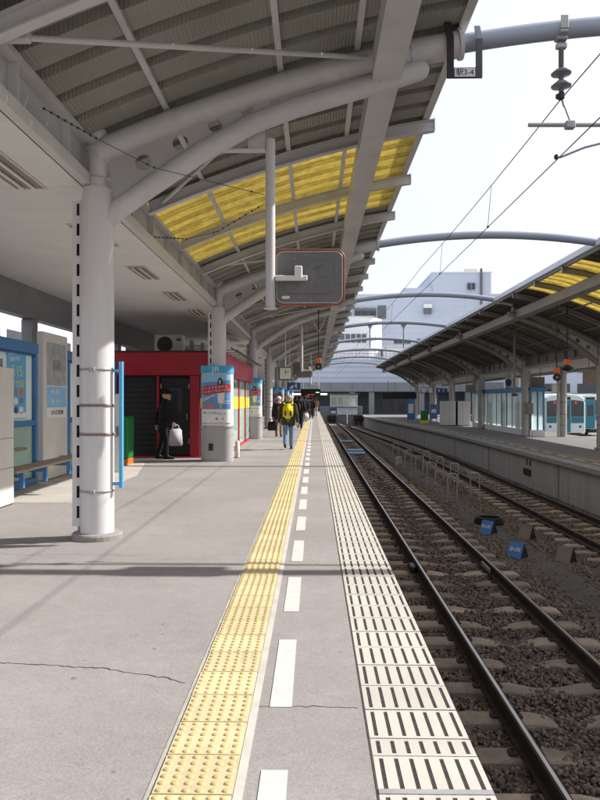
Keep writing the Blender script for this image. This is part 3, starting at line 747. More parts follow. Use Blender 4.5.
# fluorescent fixtures in the soffit
for k in range(12):
    yc = 7.0 + 2.9 * k
    f = thing('ceiling_light', '%s recessed twin-tube light in the near canopy soffit, counted from the camera' % (ORD[k] if k < 12 else 'farthest'), 'ceiling light', (-3.02, yc, 3.718), 0, 'twin-tube lights in the near soffit')
    if k == 0:
        m = MB(); m.box(-.17, .17, -.67, .67, -0.004, 0.001, 'lamph'); m.box(-.17, -.155, -.67, .67, -.014, -.005, 'soffit'); m.box(.155, .17, -.67, .67, -.014, -.005, 'soffit')
        m.box(-.154, .154, -.67, -.655, -.014, -.005, 'soffit'); m.box(-.154, .154, .655, .67, -.014, -.005, 'soffit'); hm = m.mesh('housing')
        m = MB(); m.tube([(0, -.6, -.028), (0, .6, -.028)], 0.016, 'lampb', 10); tm = m.mesh('tube')
    inst(hm, 'housing', f); inst(tm, 'tube', f, (-0.06, 0, 0)); inst(tm, 'tube', f, (0.06, 0, 0))

# ------------------------------------------------------------------ arches over the tracks
AL = ['nearest bluish steel pipe arch over the tracks, carrying the number plate and the insulator', 'second pipe arch over the tracks, crossing just above the pale tower',
      'third pipe arch over the tracks, crossing the face of the pale office building', 'fourth pipe arch over the tracks, with a short drop post at its middle',
      'fifth pipe arch over the tracks counted from the camera', 'sixth pipe arch over the tracks counted from the camera', 'seventh pipe arch over the tracks counted from the camera', 'farthest pipe arch over the tracks, in front of the grey concourse']
for k, yc in enumerate(COLY):
    a = thing('track_arch', AL[k], 'steel arch', (ACX, yc, AZ), 0, 'pipe arches over the tracks')
    xs = np.linspace(1.03, 2 * ACX - 1.03, 26)
    if k == 0:
        m = MB(); m.tube([(x - ACX, 0, arch(x) - AZ) for x in xs], 0.095, 'steelb', 16, False); am = m.mesh('pipe')
        m = MB(); m.tube([(x - ACX, 0, arch(x) - AZ) for x in (1.0, 1.25, 1.5)], 0.138, 'steelw', 18)
        m.tube([(x - ACX, 0, arch(x) - AZ) for x in (1.501, 1.54)], 0.16, 'steelw', 18); sm_ = m.mesh('sleeve')
    inst(am, 'pipe', a); inst(sm_, 'sleeve', a); o = inst(sm_, 'sleeve', a); o.rotation_euler = (0, 0, math.pi)
eb = thing('arch_equipment', 'grey equipment plate and hanger on the nearest arch, above the gap between the tracks', 'overhead bracket', (4.75, Y0, arch(4.75)))
m = MB(); m.bbox(-.40, .40, -.17, .17, -.22, -.10, 'midg', .02); m.build('plate', eb)
for dx in (-.3, .3):
    m = MB(); m.lathe([(0.096, -.03), (0.115, -.03), (0.115, .03), (0.096, .03)], (dx, 0, 0), 'midg', 10); m.tube([(dx, 0, -.10), (dx, 0, .05)], .02, 'midg', 6); m.build('clamp', eb)

# number plate frame on the first arch
npl = thing('number_plate', 'black bracket with small white plate reading 3-4 hanging from the nearest arch', 'sign', (1.555, Y0 - 0.17, 4.75))
m = MB()
m.box(-0.195, -0.125, -0.012, 0.012, 0.0, 0.42, 'blackm'); m.add([(-0.195, -.012, .42), (-0.125, -.012, .42), (-0.157, -.012, .57), (-0.227, -.012, .57), (-0.195, .012, .42), (-0.125, .012, .42), (-0.157, .012, .57), (-0.227, .012, .57)], [(0, 1, 2, 3), (4, 7, 6, 5), (0, 3, 7, 4), (1, 5, 6, 2), (3, 2, 6, 7)], 'blackm')
m.box(0.10, 0.165, -0.012, 0.012, 0.0, 0.40, 'darkg'); m.add([(0.10, -.012, .40), (0.165, -.012, .40), (0.14, -.012, .53), (0.085, -.012, .53), (0.10, .012, .40), (0.165, .012, .40), (0.14, .012, .53), (0.085, .012, .53)], [(0, 1, 2, 3), (4, 7, 6, 5), (0, 3, 7, 4), (1, 5, 6, 2), (3, 2, 6, 7)], 'steelb')
m.box(-0.124, 0.0995, -0.010, 0.012, 0.0, 0.105, 'blackm'); m.build('bracket', npl)
m = MB(); m.box(-0.118, 0.092, -0.0135, -0.0102, 0.010, 0.098, 'print_white'); m.build('plate', npl)
text('駅3-4', 0.078, 'print_black', npl, (-0.013, -0.0145, 0.052), FRONT)

# insulator string under the first arch
ins = thing('insulator', 'two grey porcelain discs hanging under the nearest arch', 'insulator', (2.58, Y0, 4.62))
m = MB(); m.lathe([(0.02, .05), (0.035, .09), (0.10, .105), (0.105, .115), (0.05, .16), (0.022, .18)], (0, 0, 0), 'porcelain', 16)
m.lathe([(0.022, .18), (0.035, .22), (0.10, .235), (0.105, .245), (0.05, .29), (0.022, .31)], (0, 0, 0), 'porcelain', 16); m.build('disc', ins)
m = MB(); m.tube([(0, 0, .311), (0, 0, .66)], 0.028, 'darkg', 8); m.bbox(-.055, .055, -.03, .03, .50, .56, 'galv', .01); m.bbox(-.04, .04, -.115, .115, .625, .66, 'galv', .008); m.bbox(-.04, .04, -.118, -.100, .66, .80, 'galv', .006); m.bbox(-.06, .06, -.05, .05, .585, .624, 'galv', .01); m.build('hanger', ins)
m = MB(); m.bbox(-.03, .03, -.03, .03, -.03, .05, 'blackm', .01); m.bbox(-.055, -.01, -.02, .02, -.02, .03, 'blackm', .008); m.tube([(0.01, 0, -.03), (0.03, 0, -.10)], .012, 'galv', 6); m.build('clamp', ins)
# steady arm assembly
sa = thing('steady_arm', 'horizontal grey pipe with a curved arm holding the contact wire under the insulator', 'overhead bracket', (2.2, Y0, 4.33))
m = MB(); m.tube([(0.04, 0, 0.0), (6.9, 0, -0.05)], 0.022, 'galv', 10); m.bbox(0.42, 0.52, -.04, .04, -.045, .035, 'galv', .01); m.build('pipe', sa)
m = MB(); m.tube([(0.41, 0, 0.20), (0.47, 0, 0.04)], 0.007, 'wire', 6); m.build('hanger_wire', sa)
m = MB(); m.tube([(0.33, 0, -.335), (0.37, 0, -.34), (0.62, 0, -.24), (0.86, 0, -.18), (1.2, 0, -.16), (2.0, 0, -.17), (2.6, 0, -.04)], 0.012, 'steelb', 8); m.bbox(.31, .345, -.02, .02, -.36, -.31, 'blackm', .008); m.build('curved_arm', sa)
# wires
def sagged(x0, x1, zsup, sag):
    pts = []
    for k in range(-1, 8):
        ya = COLY[0] + PITCH * k
        for i in range(10):
            u = i / 10; y = ya + PITCH * u; v = (y + 2.15) / 78
            pts.append((x0 + (x1 - x0) * v, y, zsup - sag * 4 * u * (1 - u)))
    return pts
mw = thing('messenger_wire', 'upper sagging wire of the overhead line above the near track', 'wire')
mp_ = sagged(2.62, 2.3, 4.60, 0.045); m = MB(); m.tube(mp_, 0.006, 'wire', 5); m.build('wire', mw)
m = MB(); cp = [(x - 0.05, y, 3.96) for x, y, z in mp_]; m.tube(cp, 0.006, 'wire', 5); cw = tag(m.build('contact_wire'), 'lower straight contact wire of the overhead line above the near track', 'wire')
for i in (13, 17, 26, 34, 44):
    m = MB(); a = mp_[i]; b = cp[i]; m.tube([a, b], 0.004, 'wire', 4); m.bbox(b[0] - .012, b[0] + .012, b[1] - .02, b[1] + .02, b[2] - .012, b[2] + .02, 'blackm', .004); m.build('dropper', mw)
for k in (3,):      # drop posts on the far arches
    for dx, nm in ((2.85 - ACX, 'a'), (0.35, 'b')):
        p = thing('drop_post', '%s grey drop post hanging from the %s track arch' % ('left' if dx < 0 else 'middle', ORD[k]), 'overhead post', (ACX + dx, COLY[k], AZ - 1.2), 0, 'drop posts under the far arches')
        m = MB(); m.tube([(0, 0, -0.1), (0, 0, arch(ACX + dx) - AZ + 1.11)], 0.03, 'midg', 8); m.build('post', p)
        m = MB(); m.prism([(-.15, 1.10), (.15, 1.10), (.04, 0.90), (-.04, 0.90)], 'y', -.02, .02, 'midg'); m.build('gusset', p)
# bird wires
bw = [([(-2.2, 5.85, 3.83), (-2.0, 6.6, 3.86), (-1.6, 7.2, 3.78), (-0.52, 7.62, 3.62)], 'thin barbed wire sagging from the fascia to the mirror pole'),
      ([(-2.15, 9.75, 3.66), (-1.7, 9.6, 3.60), (-1.2, 9.0, 3.56), (-0.52, 7.72, 3.56)], 'thin barbed wire rising from behind the column to the mirror pole')]
for P_, lb in bw:
    m = MB(); m.tube(P_, 0.004, 'wire', 5)
    for i in range(len(P_) - 1):
        a, b = Vector(P_[i]), Vector(P_[i + 1])
        for j in range(8):
            if (i > 0 if lb.endswith('from the fascia to the mirror pole') else i == 1) and j % 7: continue
            q = a.lerp(b, j / 8); m.bbox(q.x - .010, q.x + .010, q.y - .008, q.y + .008, q.z - .010, q.z + .010, 'blackm', .004)
    tag(m.build('barbed_wire'), lb, 'wire')

# ------------------------------------------------------------------ hanging mirrors, clock, signals, signs (near platform)
def rrect(w, h, r, n=5):
    P = []
    for cx, cz, a0 in ((w / 2 - r, h / 2 - r, 0), (-w / 2 + r, h / 2 - r, 90), (-w / 2 + r, -h / 2 + r, 180), (w / 2 - r, -h / 2 + r, 270)):
        for k in range(n + 1): a = R(a0 + 90 * k / n); P.append((cx + r * math.cos(a), cz + r * math.sin(a)))
    return P
def mirror(label, x, y, ztop, zbot, zc, first):
    t = thing('platform_mirror', label, 'mirror', (x, y, zbot), 0, 'mirrors hung from poles')
    m = MB(); m.tube([(0, 0, 0), (0, 0, ztop - zbot)], 0.052, 'steelw', 14); m.lathe([(0.075, -0.004), (0.075, 0.008), (0.052, 0.008)], (0, 0, 0), 'steelw', 14); m.build('pole', t)
    m = MB(); m.box(-0.66, -0.055, -.008, .008, ztop - zbot - 0.11, ztop - zbot - 0.095, 'steelw'); m.box(-0.66, -0.055, -.05, .05, ztop - zbot - 0.125, ztop - zbot - 0.111, 'steelw')
    m.prism([(-0.24, ztop - zbot - 0.094), (-0.055, ztop - zbot - 0.094), (-0.055, ztop - zbot + 0.10), (-0.19, ztop - zbot + 0.30), (-0.24, ztop - zbot + 0.30)], 'y', -.007, .007, 'steelw')
    m.build('bracket', t)
    zc -= zbot
    m = MB(); m.bbox(0.053, 0.40, -.03, .03, zc - 0.055, zc + 0.0, 'whitep', .008); m.bbox(0.26, 0.345, -.045, .065, zc - 0.04, zc + 0.10, 'whitep', .01); m.build('arm', t)
    cx = 0.42 if first else 0.02
    m = MB()
    m.prism([(cx + a, zc - 0.0 + b) for a, b in rrect(0.70, 0.545, 0.07)], 'y', 0.100, 0.125, 'mirrorb')
    m.prism([(cx + a, zc + b) for a, b in rrect(0.52, 0.36, 0.06)], 'y', 0.090, 0.0995, 'mirrorb')
    for ang in (0, 45, 90, 135, 180, 225, 270, 315):
        ca, sa_ = math.cos(R(ang)), math.sin(R(ang)); L0, L1 = 0.12, 0.235 if ang % 90 else (0.25 if ang % 180 == 0 else 0.20)
        m.tube([(cx - 0.03 + ca * L0, 0.092, zc + sa_ * L0), (cx - 0.01 + ca * L1, 0.097, zc + sa_ * L1 * 0.8)], 0.013, 'mirrorb', 6)
    m.lathe([(0.11, -.01), (0.11, .01)], (0, 0, 0), 'mirrorb', 4) if False else None
    m.build('backplate', t)
    m = MB(); Pn = rrect(0.755, 0.60, 0.09); N = len(Pn); ring = [(cx + a, 0.113, zc + b) for a, b in Pn]
    m.tube(ring + [ring[0]], 0.011, 'rim', 6, False); m.build('rim', t)
    m = MB(); ring2 = [(cx + a, 0.104, zc + b) for a, b in rrect(0.712, 0.556, 0.075)]; m.tube(ring2 + [ring2[0]], 0.010, 'galv', 6, False); m.build('gasket', t)
    m = MB(); m.prism([(cx + a, zc + b) for a, b in rrect(0.70, 0.545, 0.07)], 'y', 0.126, 0.135, 'mirror'); m.build('mirror_glass', t)
    m = MB()
    for a_ in np.linspace(0.3, 2 * math.pi + .3, 15)[:-1]: m.tube([(cx + .315 * math.cos(a_), .097, zc + .235 * math.sin(a_)), (cx + .315 * math.cos(a_), .1005, zc + .235 * math.sin(a_))], .007, 'galv', 6)
    m.box(cx - 0.30, cx - 0.215, 0.096, 0.0995, zc - 0.235, zc - 0.205, 'print_white'); m.build('sticker', t)
    return t
mirror('large grey-backed safety mirror with orange rim on the nearest hanging pole', -0.47, 7.78, 4.26, 2.44, 2.795, True)
mirror('small distant safety mirror hung beside the platform clock', -0.47, 27.6, 4.3, 2.55, 2.62, False)
m_ = thing('platform_mirror_post', 'thin white pole with a short crossbar, hung beyond the clock', 'bracket', (-0.22, 48, 2.4))
m = MB(); m.tube([(0, 0, 0), (0, 0, 2.2)], 0.05, 'whitep', 10); m.build('pole', m_)
m = MB(); m.bbox(0.05, 0.55, -.04, .04, .05, .14, 'whitep', .01); m.bbox(.42, .52, -.05, .05, -.05, .25, 'whitep', .01); m.build('arm', m_)
ck = thing('platform_clock', 'square double-faced clock on a thin rod, left of the distant mirror', 'clock', (-1.08, 27.4, 2.2))
m = MB(); m.bbox(-.26, .26, -.09, .09, 0, .52, 'darkg', .02); m.build('case', ck)
m = MB(); m.box(-.21, .21, -.096, -.091, .05, .47, 'print_white'); fc = m.build('face', ck)
m = MB(); m.box(-.012, .012, -.100, -.0965, .26, .42, 'print_black'); m.add([(0, -.0975, .25), (.13, -.0975, .34), (.12, -.0975, .36), (-.01, -.0975, .27)], [(0, 1, 2, 3)], 'print_black'); m.build('hand', fc)
m = MB(); m.tube([(0, 0, .52), (0, 0, 2.35)], .015, 'whitep', 8); m.build('rod', ck)

def signal(label, x, y, zbox, ztop, s=1.0, group=None):
    t = thing('hanging_signal', label, 'signal lamp', (x, y, zbox), 0, group)
    m = MB(); m.tube([(0, 0, .20 * s), (0, 0, ztop - zbox)], .018, 'blackm', 8); m.build('rod', t)
    m = MB(); m.bbox(-.11 * s, .11 * s, -.08 * s, .08 * s, 0, .19 * s, 'orange', .015); m.build('lamp_box', t)
    m = MB(); m.tube([(0, -.05 * s, -.16 * s), (0, .06 * s, -.16 * s)], [.15 * s, .13 * s], 'blackm', 20); m.tube([(0, 0, -.01), (0, 0, -.06 * s)], .02, 'blackm', 6); m.build('speaker_disc', t)
    m = MB(); m.tube([(0, -.056 * s, -.16 * s), (0, -.0505 * s, -.16 * s)], .06 * s, 'midg', 12); m.build('lens', t)
    return t
st_ = signal('orange-boxed hanging signal beside the distant mirror under the near canopy', 0.17, 27.0, 2.84, 4.85, 0.85)
m = MB(); m.tube([(0, 0, 1.15), (-.30, 0, 1.75)], .012, 'whitep', 6); m.tube([(0, 0, 1.15), (.30, 0, 1.75)], .012, 'whitep', 6); m.build('stay', st_)
a = signal('lower orange-boxed signal with black disc hanging under the far canopy', 8.0, 24.0, 2.34, 4.75, 0.85)
b = thing('hanging_signal', 'higher orange-boxed signal with a wide black hood under the far canopy', 'signal lamp', (8.45, 24.3, 2.62))
m = MB(); m.tube([(0, 0, .2), (0, 0, 2.1)], .018, 'blackm', 8); m.build('rod', b)
m = MB(); m.bbox(-.09, .09, -.07, .07, .02, .19, 'orange', .015); m.build('lamp_box', b)
m = MB(); m.lathe([(.05, .0), (.09, -.03), (.19, -.08), (.20, -.12), (.12, -.17), (.05, -.20)], (0, 0, 0), 'blackm', 18); m.build('hood', b)

# departure board, track sign
db = thing('departure_board', 'dark hanging departure board with red and green lettering over the crowd', 'information board', (0.0, 60, 1.75))
m = MB(); m.bbox(-1.1, 0.55, -.15, .15, 0.05, .62, 'dark', .02); m.build('case', db)
m = MB(); m.box(-.55, -.30, -.155, -.1515, .10, .18, 'led_r'); m.box(-.25, .05, -.155, -.1515, .12, .19, 'led_r'); m.build('red_text', db)
m = MB(); m.box(.15, .42, -.155, -.1515, .30, .36, 'led_g'); m.build('green_text', db)
for x in (-.9, .4):
    m = MB(); m.tube([(x, 0, .62), (x, 0, 2.9)], .025, 'whitep', 8); m.build('hanger', db)
lp = tag(MB().bbox(-2.3, 1.3, 71.9, 72.1, 1.95, 2.12, 'led_w', .02).build('light_box'), 'lit pale green-white sign strip above the far end of the platform', 'lit sign')
ts = thing('track_sign', 'square blue platform sign with a white 4 hanging among the far columns', 'sign', (-0.92, 33, 1.92))
m = MB(); m.bbox(-.3, .3, -.06, .06, 0, .34, 'print_navy', .01); m.build('panel', ts)
text('4', 0.34, 'print_white', ts, (0.08, -.063, .17), FRONT)
m = MB(); m.prism([(-.22, .06), (-.04, .06), (-.04, .24)], 'y', -.064, -.061, 'print_white'); m.build('arrow', ts)
for x in (-.2, .2):
    m = MB(); m.tube([(x, 0, .34), (x, 0, 2.4)], .015, 'whitep', 8); m.build('hanger', ts)

# blue pole clamped to the first column
bp = thing('guard_pole', 'thin sky-blue upright pole clamped beside the nearest white column', 'pole', (-2.03, Y0 - 0.02, 0.53))
m = MB(); m.tube([(0, 0, 0), (0, 0, 1.33)], 0.025, 'skyb', 10); m.build('pole', bp)
for z in (0.03, 1.22):
    m = MB(); m.box(-0.13, -0.02, -.012, .012, z, z + .03, 'skyb'); m.build('bracket', bp)

# ------------------------------------------------------------------ advertising pillars
def rr_contour(w, d, r, n=6):
    P = []
    for cx, cy, a0 in ((w / 2 - r, d / 2 - r, 0), (-w / 2 + r, d / 2 - r, 90), (-w / 2 + r, -d / 2 + r, 180), (w / 2 - r, -d / 2 + r, 270)):
        for k in range(n + 1): a = R(a0 + 90 * k / n); P.append((cx + r * math.cos(a), cy + r * math.sin(a)))
    return P
PW, PD, PR = 0.76, 0.64, 0.20
def pwrap(x, y, z):                                   # bend a flat print round the rounded front of the pillar
    d = -PD / 2 - y; f = PW / 2 - PR; sg = 1 if x >= 0 else -1; a = abs(x)
    if a <= f: return (x, y, z)
    th = (a - f) / PR; r = PR + d
    return (sg * (f + r * math.sin(th)), -PD / 2 + PR - r * math.cos(th), z)
def psheet(m, x0, x1, za0, za1, zb0, zb1, mt, off, n=14):
    y = -PD / 2 - off; vs = []
    for i in range(n + 1):
        u = i / n; x = x0 + (x1 - x0) * u; vs += [(x, y, za0 + (zb0 - za0) * u), (x, y, za1 + (zb1 - za1) * u)]
    m.add(vs, [(2 * i, 2 * i + 2, 2 * i + 3, 2 * i + 1) for i in range(n)], mt)
def ppoly(m, P, mt, off): m.add([(x, -PD / 2 - off, z) for x, z in P], [tuple(range(len(P)))], mt)
def pdisc(m, cx, cz, r, mt, off): ppoly(m, [(cx + r * math.cos(a), cz + r * math.sin(a)) for a in np.linspace(0, 2 * math.pi, 17)[:-1]], mt, off)
def ptext(body, size, m, parent, x, z, off, tilt=0, name='lettering', sx=1.0):
    o = text(body, size, m, parent, (x, -PD / 2 - off, z), (R(90), R(tilt), 0), name, 'CENTER', .0006, sx); o['wrap'] = 1
pl_labels = {1: 'nearest advertising pillar with blue top band and tall poster, wrapped round the column by the red kiosk corner',
             2: 'second advertising pillar with blue top band, beyond the red kiosk doors', 4: 'third blue-topped advertising pillar, beyond the bare white column',
             5: 'fourth blue-topped advertising pillar, among the far crowd', 6: 'farthest blue-topped advertising pillar of the row'}
for k in (1, 2, 4, 5, 6):
    if k == 1:
        t = thing('advertising_pillar', pl_labels[1], 'advertising pillar', (CX - 0.03, COLY[1], 0), 0, 'advertising pillars round the columns')
        m = MB(); m.prism(rr_contour(PW, PD, PR), 'z', 0.0, 0.84, 'pbase'); m.build('base', t)
        m = MB(); m.prism(rr_contour(PW - .02, PD - .02, PR), 'z', 0.842, 2.09, 'whitep'); m.build('drum', t)
        m = MB(); m.prism(rr_contour(PW + .01, PD + .01, PR), 'z', 2.092, 2.27, 'jrblue'); bnd = m.build('top_band', t)
        m = MB(); m.prism(rr_contour(PW + .02, PD + .02, PR), 'z', 0.80, 0.838, 'galv'); m.build('trim_ring', t)
        ptext('JR', 0.17, 'print_white', bnd, 0, 2.18, .008, 0, 'logo', 1.25)
        m = MB(); m.bbox(-.17, -.06, -PD / 2 - .012, -PD / 2 + .01, .26, .43, 'blackm', .006); m.build('socket_cover', t)
        pb = lambda m, n, p: m.build(n, p, tf=pwrap)
        m = MB(); psheet(m, -.375, .375, .90, 2.06, .90, 2.06, 'galv', .002); pb(m, 'poster_frame', t)
        m = MB(); psheet(m, -.36, .36, .915, 2.05, .915, 2.05, 'print_white', .005); ps = pb(m, 'poster', t)
        m = MB(); psheet(m, -.355, .355, 1.24, 2.045, 1.24, 2.045, 'print_blue', .007); pb(m, 'picture', ps)
        m = MB()
        psheet(m, -.355, -.02, 1.40, 1.42, 1.56, 1.575, 'print_white', .009); psheet(m, -.355, -.02, 1.45, 1.465, 1.59, 1.60, 'print_white', .009)
        psheet(m, -.355, .355, 1.86, 2.045, 1.93, 2.045, 'ltblue', .0085); psheet(m, .12, .33, 1.42, 1.44, 1.42, 1.44, 'print_white', .009); psheet(m, .16, .33, 1.37, 1.385, 1.37, 1.385, 'print_white', .009)
        pdisc(m, -.24, 1.315, .055, 'orange', .010); pdisc(m, -.115, 1.315, .055, 'orange', .010)
        ppoly(m, [(.04, 1.86), (.06, 1.96), (.12, 1.985), (.165, 1.93), (.18, 1.80), (.12, 1.78), (.05, 1.79)], 'print_black', .010)
        ppoly(m, [(.07, 1.86), (.08, 1.93), (.125, 1.93), (.125, 1.85), (.095, 1.83)], 'print_skin', .012)
        ppoly(m, [(.02, 1.78), (.10, 1.81), (.20, 1.78), (.215, 1.58), (.18, 1.38), (.06, 1.38), (.04, 1.58)], 'print_white', .011)
        ppoly(m, [(.085, 1.38), (.155, 1.38), (.145, 1.25), (.095, 1.25)], 'print_skin', .011)
        pb(m, 'picture_detail', ps)
        m = MB(); psheet(m, -.355, .355, 1.57, 1.77, 1.65, 1.84, 'print_red', .013); pb(m, 'red_stripe', ps)
        ptext('ターミナルホテル', 0.078, 'print_white', ps, -.03, 1.745, .015, -5.5); ptext('とスタンプのおでかけ', 0.066, 'print_white', ps, .0, 1.665, .015, -5.5)
        ptext('■ みんなの旅', 0.05, 'print_black', ps, -.14, 1.15, .008); ptext('― 四国 の 駅 ―', 0.045, 'print_grey', ps, .14, 1.13, .008)
        ptext('●', 0.07, 'print_red', ps, .02, 1.01, .008); ptext('◆', 0.05, 'print_grey', ps, .17, 1.01, .008)
        PILLAR = t
PILLARS_TODO = [(k, pl_labels[k]) for k in (2, 4, 5, 6)]

# ------------------------------------------------------------------ red kiosk
kx0, kx1, ky0, ky1 = -5.3, -2.66, 18.15, 27.2
ki = thing('red_kiosk', 'dark red platform kiosk with glass sliding doors and a yellow stripe behind the advertising pillar', 'kiosk')
m = MB(); m.box(kx0, kx1, ky0 + .25, ky0 + .30, 0, 2.08, 'dark'); m.box(kx0, kx0 + .05, ky0 + .3, ky1, 0, 2.66, 'dark'); m.box(kx0 + .051, kx1, ky1 - .05, ky1, 0, 2.66, 'red'); m.build('wall', ki)
m = MB(); m.bbox(kx0, kx1 + 0.02, ky0, ky0 + .24, 2.08, 2.66, 'red', .01); m.build('front_header', ki)
m = MB(); m.bbox(kx1 - .04, kx1 + .36, ky0 + .85, ky1 - .2, 2.10, 2.70, 'redb', .015); m.build('side_header', ki)
m = MB(); m.box(kx0, kx1, ky0 + .25, ky1, 2.661, 2.72, 'darkwall'); m.build('roof', ki)
m = MB(); m.box(kx0, kx1 + .32, ky0, ky1, 0.0005, 0.03, 'redb'); m.build('plinth', ki)
for x0, x1 in ((-5.05, -4.98), (-3.98, -3.92), (-3.14, -2.90)):
    m = MB(); m.bbox(x0, x1, ky0 + .05, ky0 + .2, .03, 2.08, 'red', .01); m.build('front_post', ki)
m = MB(); m.bbox(-3.90, -3.16, ky0 + .16, ky0 + .2, .05, 2.02, 'dark', .01); d_ = m.build('door', ki)
m = MB(); m.tube([(-3.22, ky0 + .12, .95), (-3.22, ky0 + .12, 1.12)], .02, 'brown', 8); m.build('handle', d_)
m = MB(); m.box(-2.88, -2.68, ky0 + .1, ky0 + .12, .05, 2.08, 'glassg'); g_ = m.build('window', ki)
m = MB(); m.box(-2.88, -2.68, ky0 + .094, ky0 + .098, 1.25, 1.5, 'print_yel'); m.build('yellow_stripe', g_)
ysplit = [19.1, 20.6, 21.1, 22.6, 23.1, 24.6, 25.1, 26.8]
for y_ in (19.05, 20.75, 22.9, 25.0, 26.9):
    m = MB(); m.bbox(kx1 + .22, kx1 + .30, y_ - .06, y_ + .06, .03, 2.10, 'redb', .01); m.build('side_post', ki)
for a_, b_ in ((19.12, 20.68), (20.82, 22.83), (22.97, 24.93), (25.07, 26.83)):
    m = MB(); m.box(kx1 + .25, kx1 + .262, a_, b_, .06, 2.09, 'glassg'); g_ = m.build('sliding_door', ki)
    m = MB(); m.box(kx1 + .264, kx1 + .268, a_, b_, 1.18, 1.55, 'print_yel'); m.build('yellow_stripe', g_)
    m = MB(); m.box(kx1 + .15, kx1 + .16, a_ + .1, b_ - .1, .2, 1.15, 'print_white'); m.build('notice', g_)
for k in range(14):
    m = MB(); m.box(-4.96, -4.0, ky0 + .225, ky0 + .245, .18 + k * .135, .28 + k * .135, 'dark'); m.build('shutter_slat', ki)
for x_ in (-3.90, -3.19):
    for z_ in (.35, 1.75):
        m = MB(); m.bbox(x_, x_ + .03, ky0 + .135, ky0 + .159, z_, z_ + .12, 'galv', .004); m.build('hinge', d_)
m = MB(); m.box(-3.70, -3.36, ky0 + .152, ky0 + .158, 1.15, 1.75, 'winb'); m.build('door_pane', d_)
for j in range(4):
    for i in range(5):
        m = MB(); m.bbox(kx1 - .05, kx1 + .08, 19.25 + i * .29, 19.47 + i * .29, .35 + j * .42, .58 + j * .42, ['print_red', 'print_yel', 'green', 'ltblue', 'cabin', 'orange'][(i * 3 + j * 2) % 6], .01); m.build('goods', ki)
    m = MB(); m.box(kx1 - .12, kx1 + .10, 19.15, 20.7, .315 + j * .42, .345 + j * .42, 'galv'); m.build('shelf', ki)
text('キヨスク', 0.34, 'orange', ki, (kx1 + .363, 22.6, 2.40), FACEX, ext=.004)
for dx, z in ((0.55, 2.78), (0.68, 2.72)):
    m = MB(); m.tube([(kx1 + dx, 18.5, z), (kx1 + dx, 26.9, z)], .022, 'blackm', 8); m.build('awning_rail', ki)
for j in range(9):
    y_ = 18.7 + j * 1.0; m = MB(); m.box(kx1 - .02, kx1 + .70, y_ - .012, y_ + .012, 2.735, 2.757, 'galv'); m.build('awning_bracket', ki)
def aircon(label, x, y, z, w=.82, face='y'):
    t = thing('air_conditioner', label, 'air conditioner', (x, y, z), 0)
    m = MB(); m.bbox(-w / 2, w / 2, -.15, .15, .05, .60, 'cabin', .015); m.build('case', t)
    m = MB(); m.tube([(-w * .14, -.158, .325), (-w * .14, -.151, .325)], .225, 'blackm', 24); g_ = m.build('fan_grille', t)
    m = MB()
    for r_ in (.06, .11, .16, .21): 
        ring = [(-w * .14 + r_ * math.cos(a), -.162, .325 + r_ * math.sin(a)) for a in np.linspace(0, 2 * math.pi, 17)]; m.tube(ring, .004, 'midg', 4, False)
    m.build('grille_rings', g_)
    m = MB(); m.box(w * .27, w * .42, -.154, -.151, .42, .50, 'green'); m.build('label_plate', t)
    m = MB(); m.box(-w / 2 + .05, -w / 2 + .12, -.15, .15, 0, .05, 'midg'); m.box(w / 2 - .12, w / 2 - .05, -.15, .15, 0, .05, 'midg'); m.build('foot', t)
    return t
aircon('cream air conditioner unit with black fan on the red kiosk roof', -4.15, ky0 + 2.6, 2.722)
pr = thing('pipe_rack', 'low rack of pale pipes on the kiosk roof beside the air conditioner', 'pipes', (-3.3, ky0 + 2.2, 2.722))
m = MB()
for j in range(3): m.tube([(-.30, .05 * j, .10 + .08 * j), (.35, .05 * j, .12 + .08 * j)], .025, 'whitep', 8)
m.build('pipe', pr)
m = MB(); m.bbox(-.2, -.1, -.1, .2, 0, .42, 'midg', .01); m.build('stand', pr); m = MB(); m.bbox(.12, .2, -.1, .2, 0, .35, 'midg', .01); m.build('stand', pr)
bl = thing('corner_post', 'short cream bollard beside the nearest advertising pillar', 'bollard', (-1.93, 18.2, 0))
m = MB(); m.tube([(0, 0, 0), (0, 0, .40), (0, 0, .43)], [.055, .055, .03], 'cabin', 12); m.build('post', bl); m = MB(); m.lathe([(.07, 0), (.07, .02), (.055, .02)], (0, 0, 0), 'brown', 12); m.build('foot', bl)

# dark panel put in for the shade behind the kiosk, plus side wall
wl = thing('shade_backing_wall', 'dark panel standing in for the shade behind the kiosk, with the side wall beyond', 'wall')
m = MB(); m.box(-7.2, -5.34, 27.5, 27.7, 0, 3.71, 'darkwall'); m.build('wall', wl)
m = MB(); m.box(-5.32, -5.1, 27.8, 80, 0, 3.40, 'wallg2'); m.build('side_wall', wl)
for j in range(10):
    m = MB(); m.box(-5.095, -5.05, 29 + j * 5, 31.8 + j * 5, 1.0, 2.3, 'winb'); m.build('window', wl)

